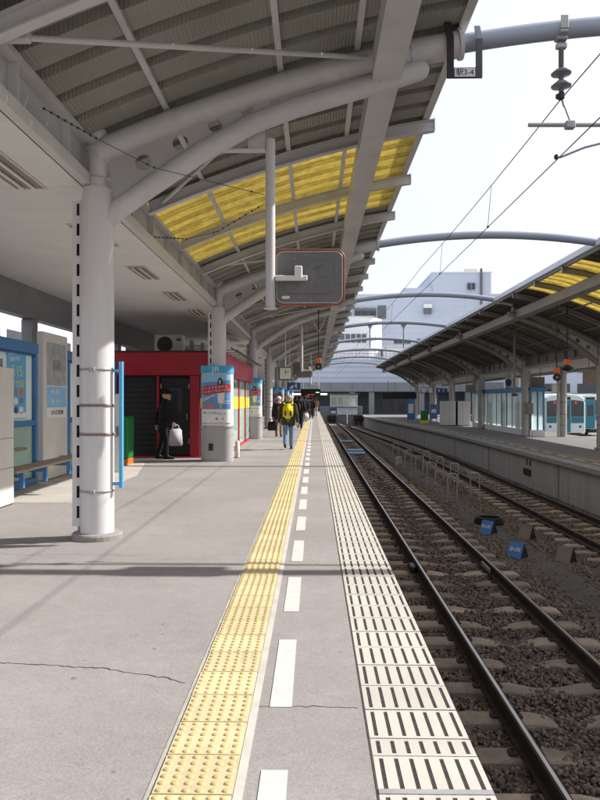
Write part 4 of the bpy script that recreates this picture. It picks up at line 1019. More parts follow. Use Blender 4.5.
# ------------------------------------------------------------------ left shelter, panel, benches, cabinet, bins
LX = -4.86
def shelter(label, y0, y1, posts, ztop):
    t = thing('waiting_shelter', label, 'waiting shelter')
    m = MB(); m.bbox(LX - .12, LX + .06, y0, y1, ztop - .19, ztop, 'blueF', .012); m.bbox(LX - .10, LX + .03, y0, y1, ztop - .225, ztop - .192, 'print_navy', .004); m.build('top_rail', t)
    m = MB(); m.bbox(LX - .04, LX + .04, y0, y1, 1.02, 1.11, 'blueF', .01); m.build('middle_rail', t)
    m = MB(); m.bbox(LX - .05, LX + .05, y0, y1, 0.0005, .12, 'blueF', .01); m.build('bottom_rail', t)
    for y_ in posts:
        m = MB(); m.bbox(LX - .055, LX + .055, y_ - .055, y_ + .055, .121, ztop - .226, 'blueF', .012); m.build('post', t)
    for a_, b_ in zip(posts[:-1], posts[1:]):
        m = MB(); m.box(LX - .012, LX, a_ + .055, b_ - .055, 1.11, ztop - .226, 'glass'); m.build('upper_pane', t)
        m = MB(); m.box(LX - .012, LX, a_ + .055, b_ - .055, .12, 1.02, 'glassg'); m.build('lower_pane', t)
    return t
s1 = shelter('blue-framed glass waiting shelter with the yellow 3.15 poster, left of the white panel', 8.2, 12.52, [8.3, 10.55, 12.45], 2.44)
s2 = shelter('blue-framed glass shelter half hidden behind the nearest column', 14.05, 17.6, [14.13, 15.8, 17.5], 2.42)
m = MB(); m.box(LX - 1.6, LX - 1.55, 8.2, 12.5, 0, 1.0, 'cabin'); m.build('rear_panel', s1)
m = MB(); m.box(LX - 1.6, LX - 1.57, 8.2, 12.5, 1.0, 2.3, 'print_grey'); m.build('rear_window', s1)
# poster in the shelter
po = thing('timetable_poster', 'blue poster with yellow 3.15 lettering inside the shelter glass', 'poster', (LX + 0.008, 11.72, 1.72))
m = MB(); m.box(-.003, 0, -.37, .37, -.57, .56, 'skyb'); pp = m.build('sheet', po)
text('四国の鉄道', 0.085, 'print_white', po, (.002, -.08, .40), (R(90), R(-6), R(90)))
text('おかげさまで', 0.055, 'print_white', po, (.002, -.12, .50), (R(90), R(-6), R(90)))
text('3.15', 0.26, 'print_yel', po, (.002, .0, .20), FACEX, sx=1.0)
text('ダイヤ改正', 0.135, 'print_yel', po, (.002, .0, .0), FACEX)
m = MB()
for j in range(3):
    for i in range(3):
        m.prism([(-.25 + i * .21 + .085 * math.cos(a), -.13 - j * .15 + .06 * math.sin(a)) for a in np.linspace(0, 2 * math.pi, 9)[:-1]], 'x', .0005, .002, ['print_white', 'print_red', 'print_grey', 'print_navy', 'orange'][(i * 2 + j * 3) % 5])
m.box(.0005, .002, -.36, .36, -.56, -.47, 'print_white'); m.build('photos', po)
p2 = thing('notice_sheet', 'grey notice sheet inside the shelter glass left of the blue poster', 'poster', (LX + 0.008, 10.95, 1.75))
m = MB(); m.box(-.003, 0, -.24, .24, -.35, .35, 'print_grey'); m.build('sheet', p2)
# white information panel
ip = thing('information_panel', 'tall cream panel with a route map poster between the blue shelters', 'information board', (LX, 13.40, 0))
m = MB(); m.bbox(-.06, .06, -.66, .60, 0.02, 2.68, 'cabin', .015); m.build('panel', ip)
m = MB(); m.box(.061, .064, -.52, .50, 1.13, 2.52, 'print_white'); ps = m.build('poster', ip)
m = MB(); m.box(.0645, .067, -.51, .49, 1.72, 2.51, 'mapg'); m.build('map_photo', ps)
m = MB(); m.box(.0645, .067, -.51, .49, 1.32, 1.70, 'ltblue'); m.build('blue_field', ps)
text('JR', .13, 'skyb', ip, (.069, -.22, 2.38), FACEX, 'logo')
text('高松', .24, 'print_grey', ip, (.069, .0, 2.08), FACEX)
text('❶ : 四国', .11, 'print_white', ip, (.069, -.08, 1.60), FACEX); text('❷ : 本州', .11, 'print_white', ip, (.069, -.08, 1.42), FACEX)
text('のりば 案内図', .10, 'print_black', ip, (.066, .02, 1.22), FACEX)
# bench
bn = thing('bench', 'long wooden plank bench on blue brackets in front of the shelter', 'bench', (-4.35, 11.65, 0))
for dx in (-.115, .0, .115):
    m = MB(); m.bbox(dx - .054, dx + .054, -1.55, 1.25, .41, .45, 'wood', .008); m.build('plank', bn)
for y_ in (-1.25, -.35, .75):
    m = MB(); m.box(-.45, .15, y_ - .03, y_ + .03, .33, .405, 'blueF'); m.box(.09, .15, y_ - .03, y_ + .03, .18, .329, 'blueF'); m.build('bracket', bn)
m = MB(); m.bbox(-.40, -.24, -1.5, -.15, .66, .70, 'wood', .008); bk = m.build('armrest_plank', bn)
m = MB(); m.box(-.48, -.41, -1.2, -1.1, .40, .70, 'blueF'); m.box(-.48, -.41, -.5, -.4, .40, .70, 'blueF'); m.build('support', bk)
b2 = thing('bench', 'short wooden bench partly hidden by the nearest column', 'bench', (-4.35, 14.6, 0))
m = MB(); m.bbox(-.17, .17, -1.3, 1.2, .41, .45, 'wood', .008); m.build('plank', b2)
for y_ in (-1.0, .8):
    m = MB(); m.box(-.45, .15, y_ - .03, y_ + .03, .33, .405, 'blueF'); m.build('bracket', b2)
cb = thing('cabinet', 'pale grey metal cabinet at the far left edge of the platform', 'cabinet', (-4.69, 9.52, 0))
m = MB(); m.bbox(-.5, .5, 0, .5, 0.02, .52, 'cabin', .008); m.bbox(-.5, .5, 0, .5, .525, .93, 'cabin', .008); m.bbox(-.5, .5, 0, .5, .935, 1.90, 'cabin', .008); m.build('case', cb)
m = MB(); m.box(-.49, .49, .01, .49, 0.0, .02, 'darkg'); m.build('plinth', cb)
m = MB(); m.bbox(.42, .46, -.02, .0, .82, .88, 'blackm', .005); m.build('latch', cb)
gb = thing('litter_bin', 'green bin with orange base beside the kiosk front', 'litter bin', (-4.28, 16.3, 0))
m = MB(); m.bbox(-.13, .13, -.3, .3, .14, 1.08, 'green', .02); m.build('body', gb); m = MB(); m.bbox(-.135, .135, -.305, .305, 0, .138, 'orange', .015); m.build('base', gb)
m = MB(); m.bbox(-.05, .05, -.304, -.299, .82, .95, 'blackm', .002); m.build('opening', gb)
wp = thing('white_post', 'white upright equipment post behind the nearest column', 'post', (-3.95, 14.5, 0))
m = MB(); m.bbox(-.065, .065, -.06, .06, 0, .72, 'whitep', .01); m.bbox(-.055, .055, -.05, .05, .721, 1.58, 'whitep', .02); m.build('post', wp)
m = MB(); m.bbox(-.02, .035, -.075, -.052, .74, .92, 'brown', .005); m.build('handle', wp)

# ------------------------------------------------------------------ things between the tracks
def hoop_mesh():
    m = MB(); P = [(-.13, 0, -.12), (-.13, 0, .70)]
    for k in range(1, 6): a = R(180 - 36 * k / 1.0 * 0.5); 
    P += [(-.125, 0, .74), (-.105, 0, .765), (-.07, 0, .78), (.07, 0, .78), (.105, 0, .765), (.125, 0, .74), (.13, 0, .70), (.13, 0, -.12)]
    m.tube(P, .018, 'galv', 8); return m.mesh('hoop')
hm_ = hoop_mesh()
m = MB(); m.lathe([(.05, 0), (.05, .012), (.022, .014)], (-.13, 0, 0), 'galv', 8); m.lathe([(.05, 0), (.05, .012), (.022, .014)], (.13, 0, 0), 'galv', 8); hf_ = m.mesh('foot_plate')
hoops = [(3.83, y, 'row beside the near track') for y in (20.1, 23.7, 26.4, 29.5, 34)] + [(4.72, y, 'row beside the shaded far track') for y in (21.3, 24.4, 27.2, 30.4)]
cnt = {}
for x, y, row in hoops:
    i = cnt.get(row, 0); cnt[row] = i + 1
    t = thing('hoop_stand', '%s grey inverted-U hoop of the %s' % ('nearest' if i == 0 else ORD[i], row), 'hoop stand', (x, y, bz(x, y)), 0, 'grey hoop stands between the tracks')
    inst(hm_, 'hoop', t); inst(hf_, 'foot_plate', t)
def aframe(label, x, y, col, rz, txt=None):
    t = thing('marker_board', label, 'marker board', (x, y, bz(x, y) + .01), rz)
    m = MB(); w = .135
    m.add([(-w, -.13, 0), (w, -.13, 0), (w, 0.01, .27), (-w, 0.01, .27), (-w, -.115, 0), (w, -.115, 0), (w, .022, .262), (-w, .022, .262)], [(0, 1, 2, 3), (4, 7, 6, 5), (0, 4, 5, 1), (1, 5, 6, 2), (2, 6, 7, 3), (3, 7, 4, 0)], col)
    m.build('front_board', t)
    m = MB(); m.add([(-w, .16, 0), (w, .16, 0), (w, 0.024, .268), (-w, 0.024, .268), (-w, .145, 0), (w, .145, 0), (w, .024, .255), (-w, .024, .255)], [(0, 3, 2, 1), (4, 5, 6, 7), (0, 1, 5, 4), (1, 2, 6, 5), (2, 3, 7, 6), (3, 0, 4, 7)], 'blackm')
    m.add([(w - .004, -.10, .01), (w - .004, .13, .01), (w - .004, .02, .25)], [(0, 1, 2)], 'blackm'); m.build('rear_board', t)
    if txt: text(txt, .09, 'print_white', t, (0, -.074, .145), (R(62.6), 0, 0), ext=.001)
    return t
aframe('blue A-frame marker with white lettering, nearer of the two between the tracks', 3.62, 12.97, 'blueF', R(-46), '停4両')
aframe('blue A-frame marker with white lettering, beside the coil of black hose', 3.66, 15.3, 'blueF', R(-46), '停2両')
aframe('grey A-frame marker showing its plain side, nearer one by the far track', 4.40, 12.75, 'marker', R(-46))
aframe('grey A-frame marker showing its plain side, farther one by the far track', 4.33, 14.85, 'marker', R(-46))
hs = thing('hose_coil', 'coil of black hose lying between the tracks', 'hose', (3.97, 16.5, bz(3.97, 16.5) + .03))
for j in range(3):
    ring = [((.30 - .012 * j) * math.cos(a) + random.uniform(-.01, .01), (.30 - .012 * j) * math.sin(a), .03 + .042 * j) for a in np.linspace(0, 2 * math.pi, 25)]
    m = MB(); m.tube(ring, .034, 'hose', 8, False); m.build('loop', hs)
for j, (x, y) in enumerate(((2.15, 36.5), (2.2, 38.6), (2.1, 47.0))):
    bc = thing('track_beacon', '%s pale blue flat beacon box between the rails of the near track' % ('nearest', 'second', 'farthest')[j], 'track equipment', (x, y, -1.27), 0, 'beacon boxes between the rails')
    m = MB(); m.bbox(-.42, .42, -.30, .30, 0, .09, 'ltblue', .02); m.build('box', bc); m = MB(); m.bbox(-.30, .30, -.18, .18, .091, .10, 'steelb', .004); m.build('lid', bc)
for j, (x, y) in enumerate(((3.55, 31.2), (3.75, 31.8))):
    jb = thing('junction_box', ('left', 'right')[j] + ' of two small pale junction boxes beside the near track', 'junction box', (x, y, bz(x, y)))
    m = MB(); m.bbox(-.09, .09, -.12, .12, 0, .30, 'galv', .015); m.build('case', jb); m = MB(); m.bbox(-.10, .10, -.13, .13, .301, .33, 'midg', .01); m.build('lid', jb)

# ------------------------------------------------------------------ far platform furniture
gs = thing('glass_shelter', 'blue-topped glass waiting room on the far platform', 'waiting shelter')
gx0, gx1, gy0, gy1 = 10.95, 11.65, 36.75, 50.0
gz = FZ + 0.0005
m = MB(); m.bbox(gx0 - .06, gx1 + .06, gy0 - .06, gy1 + .06, FZ + 2.28, FZ + 2.52, 'blueF', .02); m.build('roof_band', gs)
m = MB(); m.bbox(gx0 - .05, gx0 + .08, gy0, gy1, gz, FZ + .34, 'whitep', .01); m.bbox(gx0 + .081, gx1, gy0 - .03, gy0 + .08, gz, FZ + .34, 'whitep', .01); m.build('sill_wall', gs)
m = MB(); m.bbox(gx0 - .07, gx0 + .12, gy1 - .7, gy1, FZ + .341, FZ + 2.279, 'whitep', .01); m.build('end_panel', gs)
yy = gy0 + .05; j = 0
while yy < gy1 - .8:
    m = MB(); m.bbox(gx0 - .02, gx0 + .05, yy - .035, yy + .035, FZ + .341, FZ + 2.279, ['blueF', 'galv', 'whitep', 'galv', 'darkg'][j % 5], .008); m.build('mullion', gs)
    m = MB(); m.box(gx0 + .008, gx0 + .018, yy + .04, min(yy + 1.09, gy1 - .72), FZ + .345, FZ + 2.275, 'glass'); m.build('pane', gs)
    yy += 1.13; j += 1
m = MB(); m.box(gx0 + .06, gx1, gy0 + .02, gy0 + .03, FZ + .345, FZ + 2.275, 'glass'); m.build('pane', gs)
for x_ in (gx0 + .35, gx1 - .05):
    m = MB(); m.bbox(x_ - .04, x_ + .04, gy0 - .01, gy0 + .06, FZ + .341, FZ + 2.279, 'blueF', .008); m.build('end_mullion', gs)
m = MB(); m.box(gx1 - .03, gx1, gy0 + .1, gy1, gz, FZ + 2.27, 'glass'); m.build('rear_pane', gs)
for yb in (39.2, 42.2, 45.2):
    v = thing('vending_machine', ('nearest', 'middle', 'farthest')[int((yb - 39.2) / 3 + .1)] + ' vending machine inside the glass waiting room', 'vending machine', (11.42, yb, FZ), 0, 'vending machines in the waiting room')
    m = MB(); m.bbox(-.18, .18, -.5, .5, 0, 1.85, 'whitep', .02); m.build('case', v)
    m = MB(); m.box(-.19, -.181, -.42, .42, .95, 1.7, 'winb'); d_ = m.build('display', v)
    for r_ in range(2):
        for c_ in range(5): 
            m = MB(); m.tube([(-.215, -.34 + c_ * .17, 1.02 + r_ * .34), (-.215, -.34 + c_ * .17, 1.24 + r_ * .34)], .045, ['print_red', 'print_yel', 'green', 'ltblue', 'orange'][(c_ + r_) % 5], 8); m.build('drink', d_)
ac2 = aircon('air conditioner with black round fan standing on the glass waiting room roof', 11.3, 41.5, FZ + 2.525); ac2.rotation_euler = (0, 0, R(-60))
for (nm, lb, x, y, w, z0, z1) in (('hanging_board', 'brown hanging board beside the right edge of the far platform', 11.6, 29.5, 1.4, 2.05, 2.70), ('hanging_board', 'grey hanging board left of the black disc signal under the far canopy', 11.3, 37.6, 1.2, 2.05, 2.65),
                                  ('hanging_board', 'long dark departure board at the far end of the far canopy', 7.3, 62, 2.9, 1.55, 2.1), ('hanging_board', 'grey hanging board on the far platform near the green bin', 9.95, 46.2, .6, 1.98, 2.42)):
    t = thing(nm, lb, 'hanging sign', (x, y, z0))
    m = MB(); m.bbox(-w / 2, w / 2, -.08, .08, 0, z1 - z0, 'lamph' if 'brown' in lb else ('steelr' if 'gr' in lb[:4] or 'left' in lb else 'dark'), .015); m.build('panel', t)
    m = MB(); m.tube([(-w / 3, 0, z1 - z0), (-w / 3, 0, 3.2 - z0)], .02, 'midg', 6); m.tube([(w / 3, 0, z1 - z0), (w / 3, 0, 3.2 - z0)], .02, 'midg', 6); m.build('hanger', t)
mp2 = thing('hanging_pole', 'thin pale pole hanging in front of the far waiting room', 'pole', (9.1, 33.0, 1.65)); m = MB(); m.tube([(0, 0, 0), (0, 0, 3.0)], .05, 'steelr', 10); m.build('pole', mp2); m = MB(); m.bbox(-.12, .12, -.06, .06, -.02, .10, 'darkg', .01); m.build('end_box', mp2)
sp_ = thing('loudspeaker', 'small cream loudspeaker on the banded rear column of the far platform', 'loudspeaker', (12.1, 36.75, 1.85)); m = MB(); m.bbox(-.14, .14, -.12, .12, 0, .42, 'cabin', .03); m.build('case', sp_); m = MB(); m.tube([(-.3, -.05, .08), (-.14, -.05, .12)], [.06, .03], 'blackm', 10); m.build('horn', sp_)
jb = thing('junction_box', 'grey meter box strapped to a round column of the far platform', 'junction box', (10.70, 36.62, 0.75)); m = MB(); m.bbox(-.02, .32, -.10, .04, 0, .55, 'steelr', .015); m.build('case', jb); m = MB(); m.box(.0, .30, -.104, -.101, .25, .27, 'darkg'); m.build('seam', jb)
for j, (x, y, w) in enumerate(((9.75, 52.5, 1.25), (10.7, 52.5, 1.1))):
    t = thing('cabinet', ('left', 'right')[j] + ' of the two pale grey cabinets on the far platform', 'cabinet', (x, y, FZ))
    m = MB(); m.bbox(-w / 2 + .02, w / 2 - .02, -.3, .3, .04, 1.78, 'cabin', .02); m.build('case', t); m = MB(); m.box(-w / 2 + .05, w / 2 - .05, -.28, .28, 0, .04, 'darkg'); m.build('plinth', t); m = MB(); m.box(-.006, .006, -.304, -.301, .1, 1.7, 'darkg'); m.build('door_gap', t)
gb2 = thing('litter_bin', 'green bin with yellow base on the far platform', 'litter bin', (8.75, 57.5, FZ)); m = MB(); m.bbox(-.28, .28, -.25, .25, .26, 1.0, 'green', .03); m.build('body', gb2); m = MB(); m.bbox(-.29, .29, -.26, .26, 0, .258, 'print_yel', .02); m.build('base', gb2)
ts3 = thing('track_sign', 'small dark blue sign with a white 3 above the far cabinets', 'sign', (9.6, 54.6, 1.98)); m = MB(); m.bbox(-.42, .42, -.06, .06, 0, .36, 'print_navy', .01); m.build('panel', ts3); text('3', .36, 'print_white', ts3, (.12, -.064, .18), FRONT); m = MB(); m.prism([(-.3, .18), (-.14, .06), (-.14, .30)], 'y', -.065, -.061, 'print_white'); m.build('arrow', ts3); m = MB(); m.tube([(0, 0, .36), (0, 0, 1.6)], .02, 'midg', 6); m.build('hanger', ts3)
for j, (x, y, z, c, s_) in enumerate(((6.75, 58, 1.55, 'blueF', 'tall blue poster board among the far columns'), (8.9, 60, 1.1, 'blueF', 'blue vertical banner right of the green bin'))):
    t = thing('poster_board', s_, 'poster', (x + 1.0, y, FZ)); m = MB(); m.bbox(-.3, .3, -.04, .04, .3, z + .4, c, .01); m.build('panel', t); m = MB(); m.box(-.2, .2, -.043, -.0405, .8, z, 'print_white'); m.build('sheet', t); m = MB(); m.box(-.25, -.2, -.03, .03, 0, .3, 'midg'); m.box(.2, .25, -.03, .03, 0, .3, 'midg'); m.build('leg', t)
lb_ = thing('lit_clock', 'pair of pale square lamps hung by the far canopy columns', 'hanging sign', (8.0, 52, 1.95)); m = MB(); m.bbox(-.35, .05, -.1, .1, 0, .45, 'darkg', .02); m.bbox(.15, .5, -.1, .1, -.02, .43, 'darkg', .02); m.build('case', lb_); m = MB(); m.box(-.31, .01, -.104, -.101, .04, .41, 'print_white'); m.box(.19, .46, -.104, -.101, .02, .39, 'print_white'); m.build('face', lb_); m = MB(); m.tube([(-.15, 0, .45), (-.15, 0, 2)], .015, 'midg', 6); m.build('hanger', lb_)

# ------------------------------------------------------------------ trains in the yard on the right
def train(label, x, y, main=True):
    t = thing('train_car', label, 'train', (x, y, -1.35))
    w, h, L = 1.40, 2.62, 19.0
    prof = [(-w, .55), (-w, 2.55), (-w + .10, 2.95), (-w + .45, 3.15), (0, 3.25), (w - .45, 3.15), (w - .10, 2.95), (w, 2.55), (w, .55)]
    m = MB(); m.prism(prof, 'y', 0.12, L, 'trainw')
    ins_ = [(a * .95, .55 + (b - .55) * .985) for a, b in prof]; n = len(prof)
    m.add([(a, .12, b) for a, b in prof] + [(a, 0, b) for a, b in ins_], [(i, (i + 1) % n, (i + 1) % n + n, i + n) for i in range(n)] + [tuple(range(n, 2 * n))], 'trainw'); m.build('body', t)
    for s_ in (-1, 1):
        xa, xb = sorted((s_ * .40, s_ * 1.27))
        m = MB(); m.prism([(xa, 1.65), (xb, 1.65), (xb, 2.72), (xa, 2.82)] if s_ > 0 else [(xa, 1.65), (xb, 1.65), (xb, 2.82), (xa, 2.72)], 'y', -.012, -.002, 'winb'); ws = m.build('windscreen', t)
        m = MB(); m.box(s_ * .72 - .06, s_ * .72 + .06, -.018, -.013, 2.55, 2.70, 'led_r'); m.build('tail_lamp', ws)
        m = MB(); m.box(xa, xb, -.010, -.002, 1.22, 1.63, 'teal'); m.build('teal_band', t)
        m = MB(); m.tube([(s_ * 1.02, -.02, .98), (s_ * 1.02, -.002, .98)], .09, 'darkg', 12); m.build('headlight', t)
    m = MB(); m.bbox(-.36, .36, -.06, -.001, .60, 2.80, 'teal', .02); gd = m.build('gangway_door', t)
    m = MB(); m.box(-.24, .24, -.066, -.061, 1.55, 2.45, 'winb'); m.build('door_window', gd)
    m = MB(); m.box(-.36, .36, -.03, -.002, 2.83, 3.02, 'blackm'); m.build('destination_panel', t)
    m = MB(); m.box(-1.1, 1.1, .02, 1.2, .25, .545, 'blackm'); m.bbox(-.2, .2, -.35, .02, .35, .55, 'blackm', .03); m.build('coupler', t)
    m = MB()
    for k in range(8): m.box(-w - .004, -w - .001, 1.6 + k * 2.1, 3.1 + k * 2.1, 1.55, 2.45, 'winb')
    m.build('side_windows', t)
    m = MB(); m.box(-.7, .7, 5, 8, 3.2, 3.45, 'midg'); m.build('roof_unit', t)
    m = MB()
    for yw in (2.2, 4.3, 14, 16.1):
        for s_ in (-.53, .53): m.tube([(s_ - .06, yw, .42), (s_ + .06, yw, .42)], .42, 'rust', 16)
    m.build('wheels', t)
    return t
train('pale blue and teal railcar with a centre gangway door beyond the far platform', 17.25, 50.0)
tb = copy_tree([o for o in C.objects if o.name == 'train_car'][0], (21.6, 57.0, -1.35), 0, 'white railcar at the right edge, mostly hidden behind the teal one')
# yard surface and buildings on the right
m = MB(); m.box(13.72, 60, 10, 100, -1.45, -1.36, 'ground'); struct(m.build('yard_pavement'))
rb = thing('yard_building', 'pale blue building with dark window bands behind the parked railcars', 'building')
m = MB(); m.box(24, 60, 78, 92, -1.5, 7.0, 'wallb'); m.build('wall', rb)
for z in (0.3, 2.2, 4.4):
    for k in range(9):
        m = MB(); m.box(24.6 + k * 3.6, 27.4 + k * 3.6, 77.93, 77.99, z, z + 1.0, 'winb'); m.build('window', rb)
m = MB(); m.box(23.6, 60, 74.5, 78, 1.2, 1.55, 'louvre'); m.build('eave', rb)

# ------------------------------------------------------------------ concourse and buffer at the end of the line
cc = thing('concourse', 'grey station concourse closing the end of the tracks', 'station building')
m = MB(); m.box(-40, 40, 95, 120, 3.75, 6.8, 'wallb'); m.build('upper_wall', cc)
m = MB(); m.box(-9, 30, 94.0, 94.98, 2.55, 3.74, 'wallg'); m.build('fascia', cc)
m = MB(); m.box(-40, 60, 97, 98, -1.7, 3.74, 'wallg2'); m.build('lower_wall', cc)
for k in range(14):
    m = MB(); m.box(-9 + k * 2.79, -9 + k * 2.79 + .05, 93.975, 93.998, 2.56, 3.73, 'louvre'); m.build('panel_joint', cc)
for x_ in (-6, -1.0, 5.0, 7.5, 14, 20):
    m = MB(); m.bbox(x_ - .35, x_ + .35, 94.2, 94.9, -1.6, 2.549, 'wallg', .02); m.build('pier', cc)
for x_ in (8.6, 9.9, 11.2, 12.5, 15.5):
    m = MB(); m.box(x_, x_ + 1.0, 96.93, 96.99, 0.0, 2.2, 'winb'); w_ = m.build('door', cc); m = MB(); m.box(x_ - .06, x_ - .005, 96.9, 96.99, 0, 2.26, 'midg'); m.box(x_ + 1.005, x_ + 1.06, 96.9, 96.99, 0, 2.26, 'midg'); m.build('frame', w_)
m = MB()
for z in (7.2, 7.55, 7.9): m.tube([(-20, 95.2, z), (36, 95.2, z)], .03, 'midg', 6)
for k in range(113): m.tube([(-20 + k * .5, 95.2, 6.8), (-20 + k * .5, 95.2, 7.9)], .022, 'midg', 4)
o = m.build('roof_railing', cc)
for z in (4.4, 5.1, 5.8, 6.5):
    m = MB(); m.box(-39, 39, 94.95, 94.995, z, z + .10, 'joint'); m.build('band', cc)
# end-of-platform floor
m = MB(); m.box(-12, 5.4, 88.05, 96.9, -1.7, -0.01, 'rasph'); m.box(5.42, 40, 85, 96.9, -1.7, FZ - .03, 'rasph'); struct(m.build('concourse_floor'))
bf = thing('end_wall', 'grey concrete wall closing the two tracks', 'wall', (0, 84.2, 0)); m = MB(); m.bbox(.70, 5.6, 0, .45, -1.65, .72, 'wallg', .03); m.build('wall', bf)
for x_ in (1.9, 3.2, 4.5):
    m = MB(); m.box(x_ - .01, x_ + .01, -.006, .004, -1.6, .70, 'crack'); m.build('joint', bf)
bo = thing('control_booth', 'white windowed booth standing on the end wall', 'booth', (3.5, 85.5, 0.72))
m = MB(); m.bbox(-1.6, 1.6, -.75, .8, -1.9, .10, 'whitep', .02); m.bbox(-1.6, 1.6, -.75, .8, 1.08, 1.38, 'whitep', .02); m.build('shell', bo)
m = MB(); m.bbox(-1.75, 1.75, -.95, .9, 1.381, 1.50, 'darkg', .02); m.build('roof', bo)
for k in range(5):
    x_ = -1.55 + k * .775; m = MB(); m.box(x_ - .05, x_ + .05, -.72, -.62, .10, 1.08, 'whitep'); m.build('post', bo)
for k in range(4):
    x_ = -1.5 + k * .775; m = MB(); m.box(x_, x_ + .675, -.66, -.65, .10, 1.08, 'glassg'); m.build('window', bo)
m = MB(); m.box(-1.5, 1.5, .7, .75, .10, 1.08, 'cabin'); m.build('rear_panel', bo)
bs = thing('banner', 'pale blue banner with white lettering on the end wall', 'banner', (3.85, 84.17, 0)); m = MB(); m.box(-1.2, 1.2, -.01, .0, -.25, .50, 'trainw'); m.build('sheet', bs); m = MB(); m.box(-1.1, 1.1, -.0135, -.0105, -.20, .16, 'print_white'); m.build('white_field', bs)
text('ようこそ高松へ', .28, 'skyb', bs, (0, -.015, .32), FRONT); text('TAKAMATSU', .24, 'skyb', bs, (0, -.015, -.02), FRONT)
ph = thing('photo_panel', 'dark square picture panel left of the banner on the end wall', 'picture', (2.25, 84.17, 0)); m = MB(); m.box(-.35, .35, -.012, 0, -.2, .5, 'print_navy'); m.build('frame', ph); m = MB(); m.box(-.28, .28, -.016, -.0125, -.12, .2, 'print_white'); m.build('picture', ph)
for j, x_ in enumerate((2.1, 5.15)):
    b_ = thing('buffer_stop', 'black buffer block at the end of the %s track' % ('near', 'far')[j], 'buffer stop', (x_, 83.75, -1.1)); m = MB(); m.bbox(-.55, .55, -.1, .3, .15, .85, 'blackm', .06); m.build('beam', b_)
    m = MB(); m.tube([(-.25, -.3, .55), (-.25, -.1, .55)], [.2, .12], 'blackm', 12); m.tube([(.25, -.3, .55), (.25, -.1, .55)], [.2, .12], 'blackm', 12); m.build('buffer', b_); m = MB(); m.box(-.4, -.25, -.05, .25, -.3, .149, 'rust'); m.box(.25, .4, -.05, .25, -.3, .149, 'rust'); m.build('leg', b_)
wpst = thing('marker_post', 'thin white post standing in front of the banner', 'post', (3.8, 83.3, -1.35)); m = MB(); m.tube([(0, 0, 0), (0, 0, 1.25)], .05, 'whitep', 8); m.build('post', wpst); m = MB(); m.bbox(-.09, .09, -.06, .06, 1.251, 1.32, 'whitep', .01); m.build('cap', wpst)

# ------------------------------------------------------------------ office buildings behind
ob = thing('office_building', 'large pale blue tiled office building with a taller tower above the tracks', 'building')
FY = 150.0
m = MB(); m.box(-5, 44, FY, FY + 30, 0, 23.4, 'wallb'); m.build('main_block', ob)
m = MB(); m.box(18.6, 24.58, FY + .5, FY + 30, 23.4, 24.7, 'wallb'); m.build('step_block', ob)
m = MB(); m.box(24.6, 36.6, FY + .2, FY + 25, 23.41, 27.8, 'wallb'); m.box(24.3, 36.9, FY - .05, FY + 25.2, 27.8, 28.0, 'wallw'); m.build('tower', ob)
m = MB(); m.box(34.3, 34.7, FY - .3, FY + .19, 19, 28.6, 'louvre'); m.build('downpipe', ob)
m = MB(); m.box(31.8, 35.2, FY + 4, FY + 7, 28.0, 28.3, 'midg'); m.tube([(32.2, FY + 5.5, 29.1), (34.8, FY + 5.5, 29.1)], .75, 'cabin', 14); m.build('water_tank', ob)
m = MB()
for z in np.arange(1.0, 23.3, 1.1): m.box(-5, 44, FY - .02, FY - .002, z - .015, z + .015, 'joint')
for x_ in np.arange(-4, 44, 2.2): m.box(x_ - .015, x_ + .015, FY - .018, FY - .003, 0.5, 23.3, 'joint')
m.build('tile_joints', ob)['kind'] = 'stuff'
def office_win(x0, x1, z0, z1, n, hood=False):
    for k in range(n):
        a_ = x0 + (x1 - x0) * k / n + .12; b_ = x0 + (x1 - x0) * (k + 1) / n - .12
        m = MB(); m.box(a_, b_, FY - .10, FY - .03, z0, z1, 'winb'); w_ = m.build('window', ob)
        m = MB(); m.box(a_ - .1, a_ - .002, FY - .16, FY - .03, z0, z1, 'midg'); m.box(b_ + .002, b_ + .1, FY - .16, FY - .03, z0, z1, 'midg'); m.box(a_ - .1, b_ + .1, FY - .16, FY - .03, z0 - .12, z0 - .002, 'midg'); m.build('frame', w_)
office_win(31.6, 33.3, 24.3, 25.6, 2); office_win(16.5, 20.0, 13.2, 14.1, 4); office_win(21.2, 24.0, 13.2, 14.1, 3)
for k in range(3):
    m = MB(); m.box(8.4 + 1.55 * k, 9.7 + 1.55 * k, FY - .7, FY - .03, 18.8, 20.4, 'louvre'); l_ = m.build('louvre_box', ob); m = MB(); m.box(8.45 + 1.55 * k, 9.65 + 1.55 * k, FY - .74, FY - .705, 18.9, 19.8, 'winb'); m.build('opening', l_)
m = MB(); m.box(13.2, 14.9, FY - .2, FY - .03, 18.3, 21.0, 'louvre'); m.build('louvre_panel', ob)
m = MB(); m.box(22.6, 24.3, FY - .9, FY - .03, 20.4, 21.2, 'wallw'); m.box(22.7, 24.2, FY - .8, FY - .03, 19.2, 20.38, 'louvre'); m.build('hooded_vent', ob)
wb = thing('white_annex', 'bright white rounded annex in front of the office building', 'building')
m = MB()
P_ = [(-6, 133), (8.5, 133), (10.2, 133.3), (11.5, 134), (12.4, 135.2), (12.8, 137), (12.8, 145), (-6, 145)]
m.prism(P_, 'z', 0, 16.6, 'wallw'); m.build('wall', wb)
for k in range(5):
    m = MB(); m.box(4.8 + k * 1.0, 5.6 + k * 1.0, 132.9, 132.99, 12.0, 13.6, 'louvre'); m.build('window', wb)
m = MB(); m.box(-6, 11, 133.2, 144, 16.6, 16.9, 'cabin'); m.build('parapet', wb)
nb = thing('white_low_block', 'low white block with a flat roof right of the annex', 'building'); m = MB(); m.box(12.9, 40, 128, 140, 0, 10.8, 'wallw'); m.build('wall', nb)
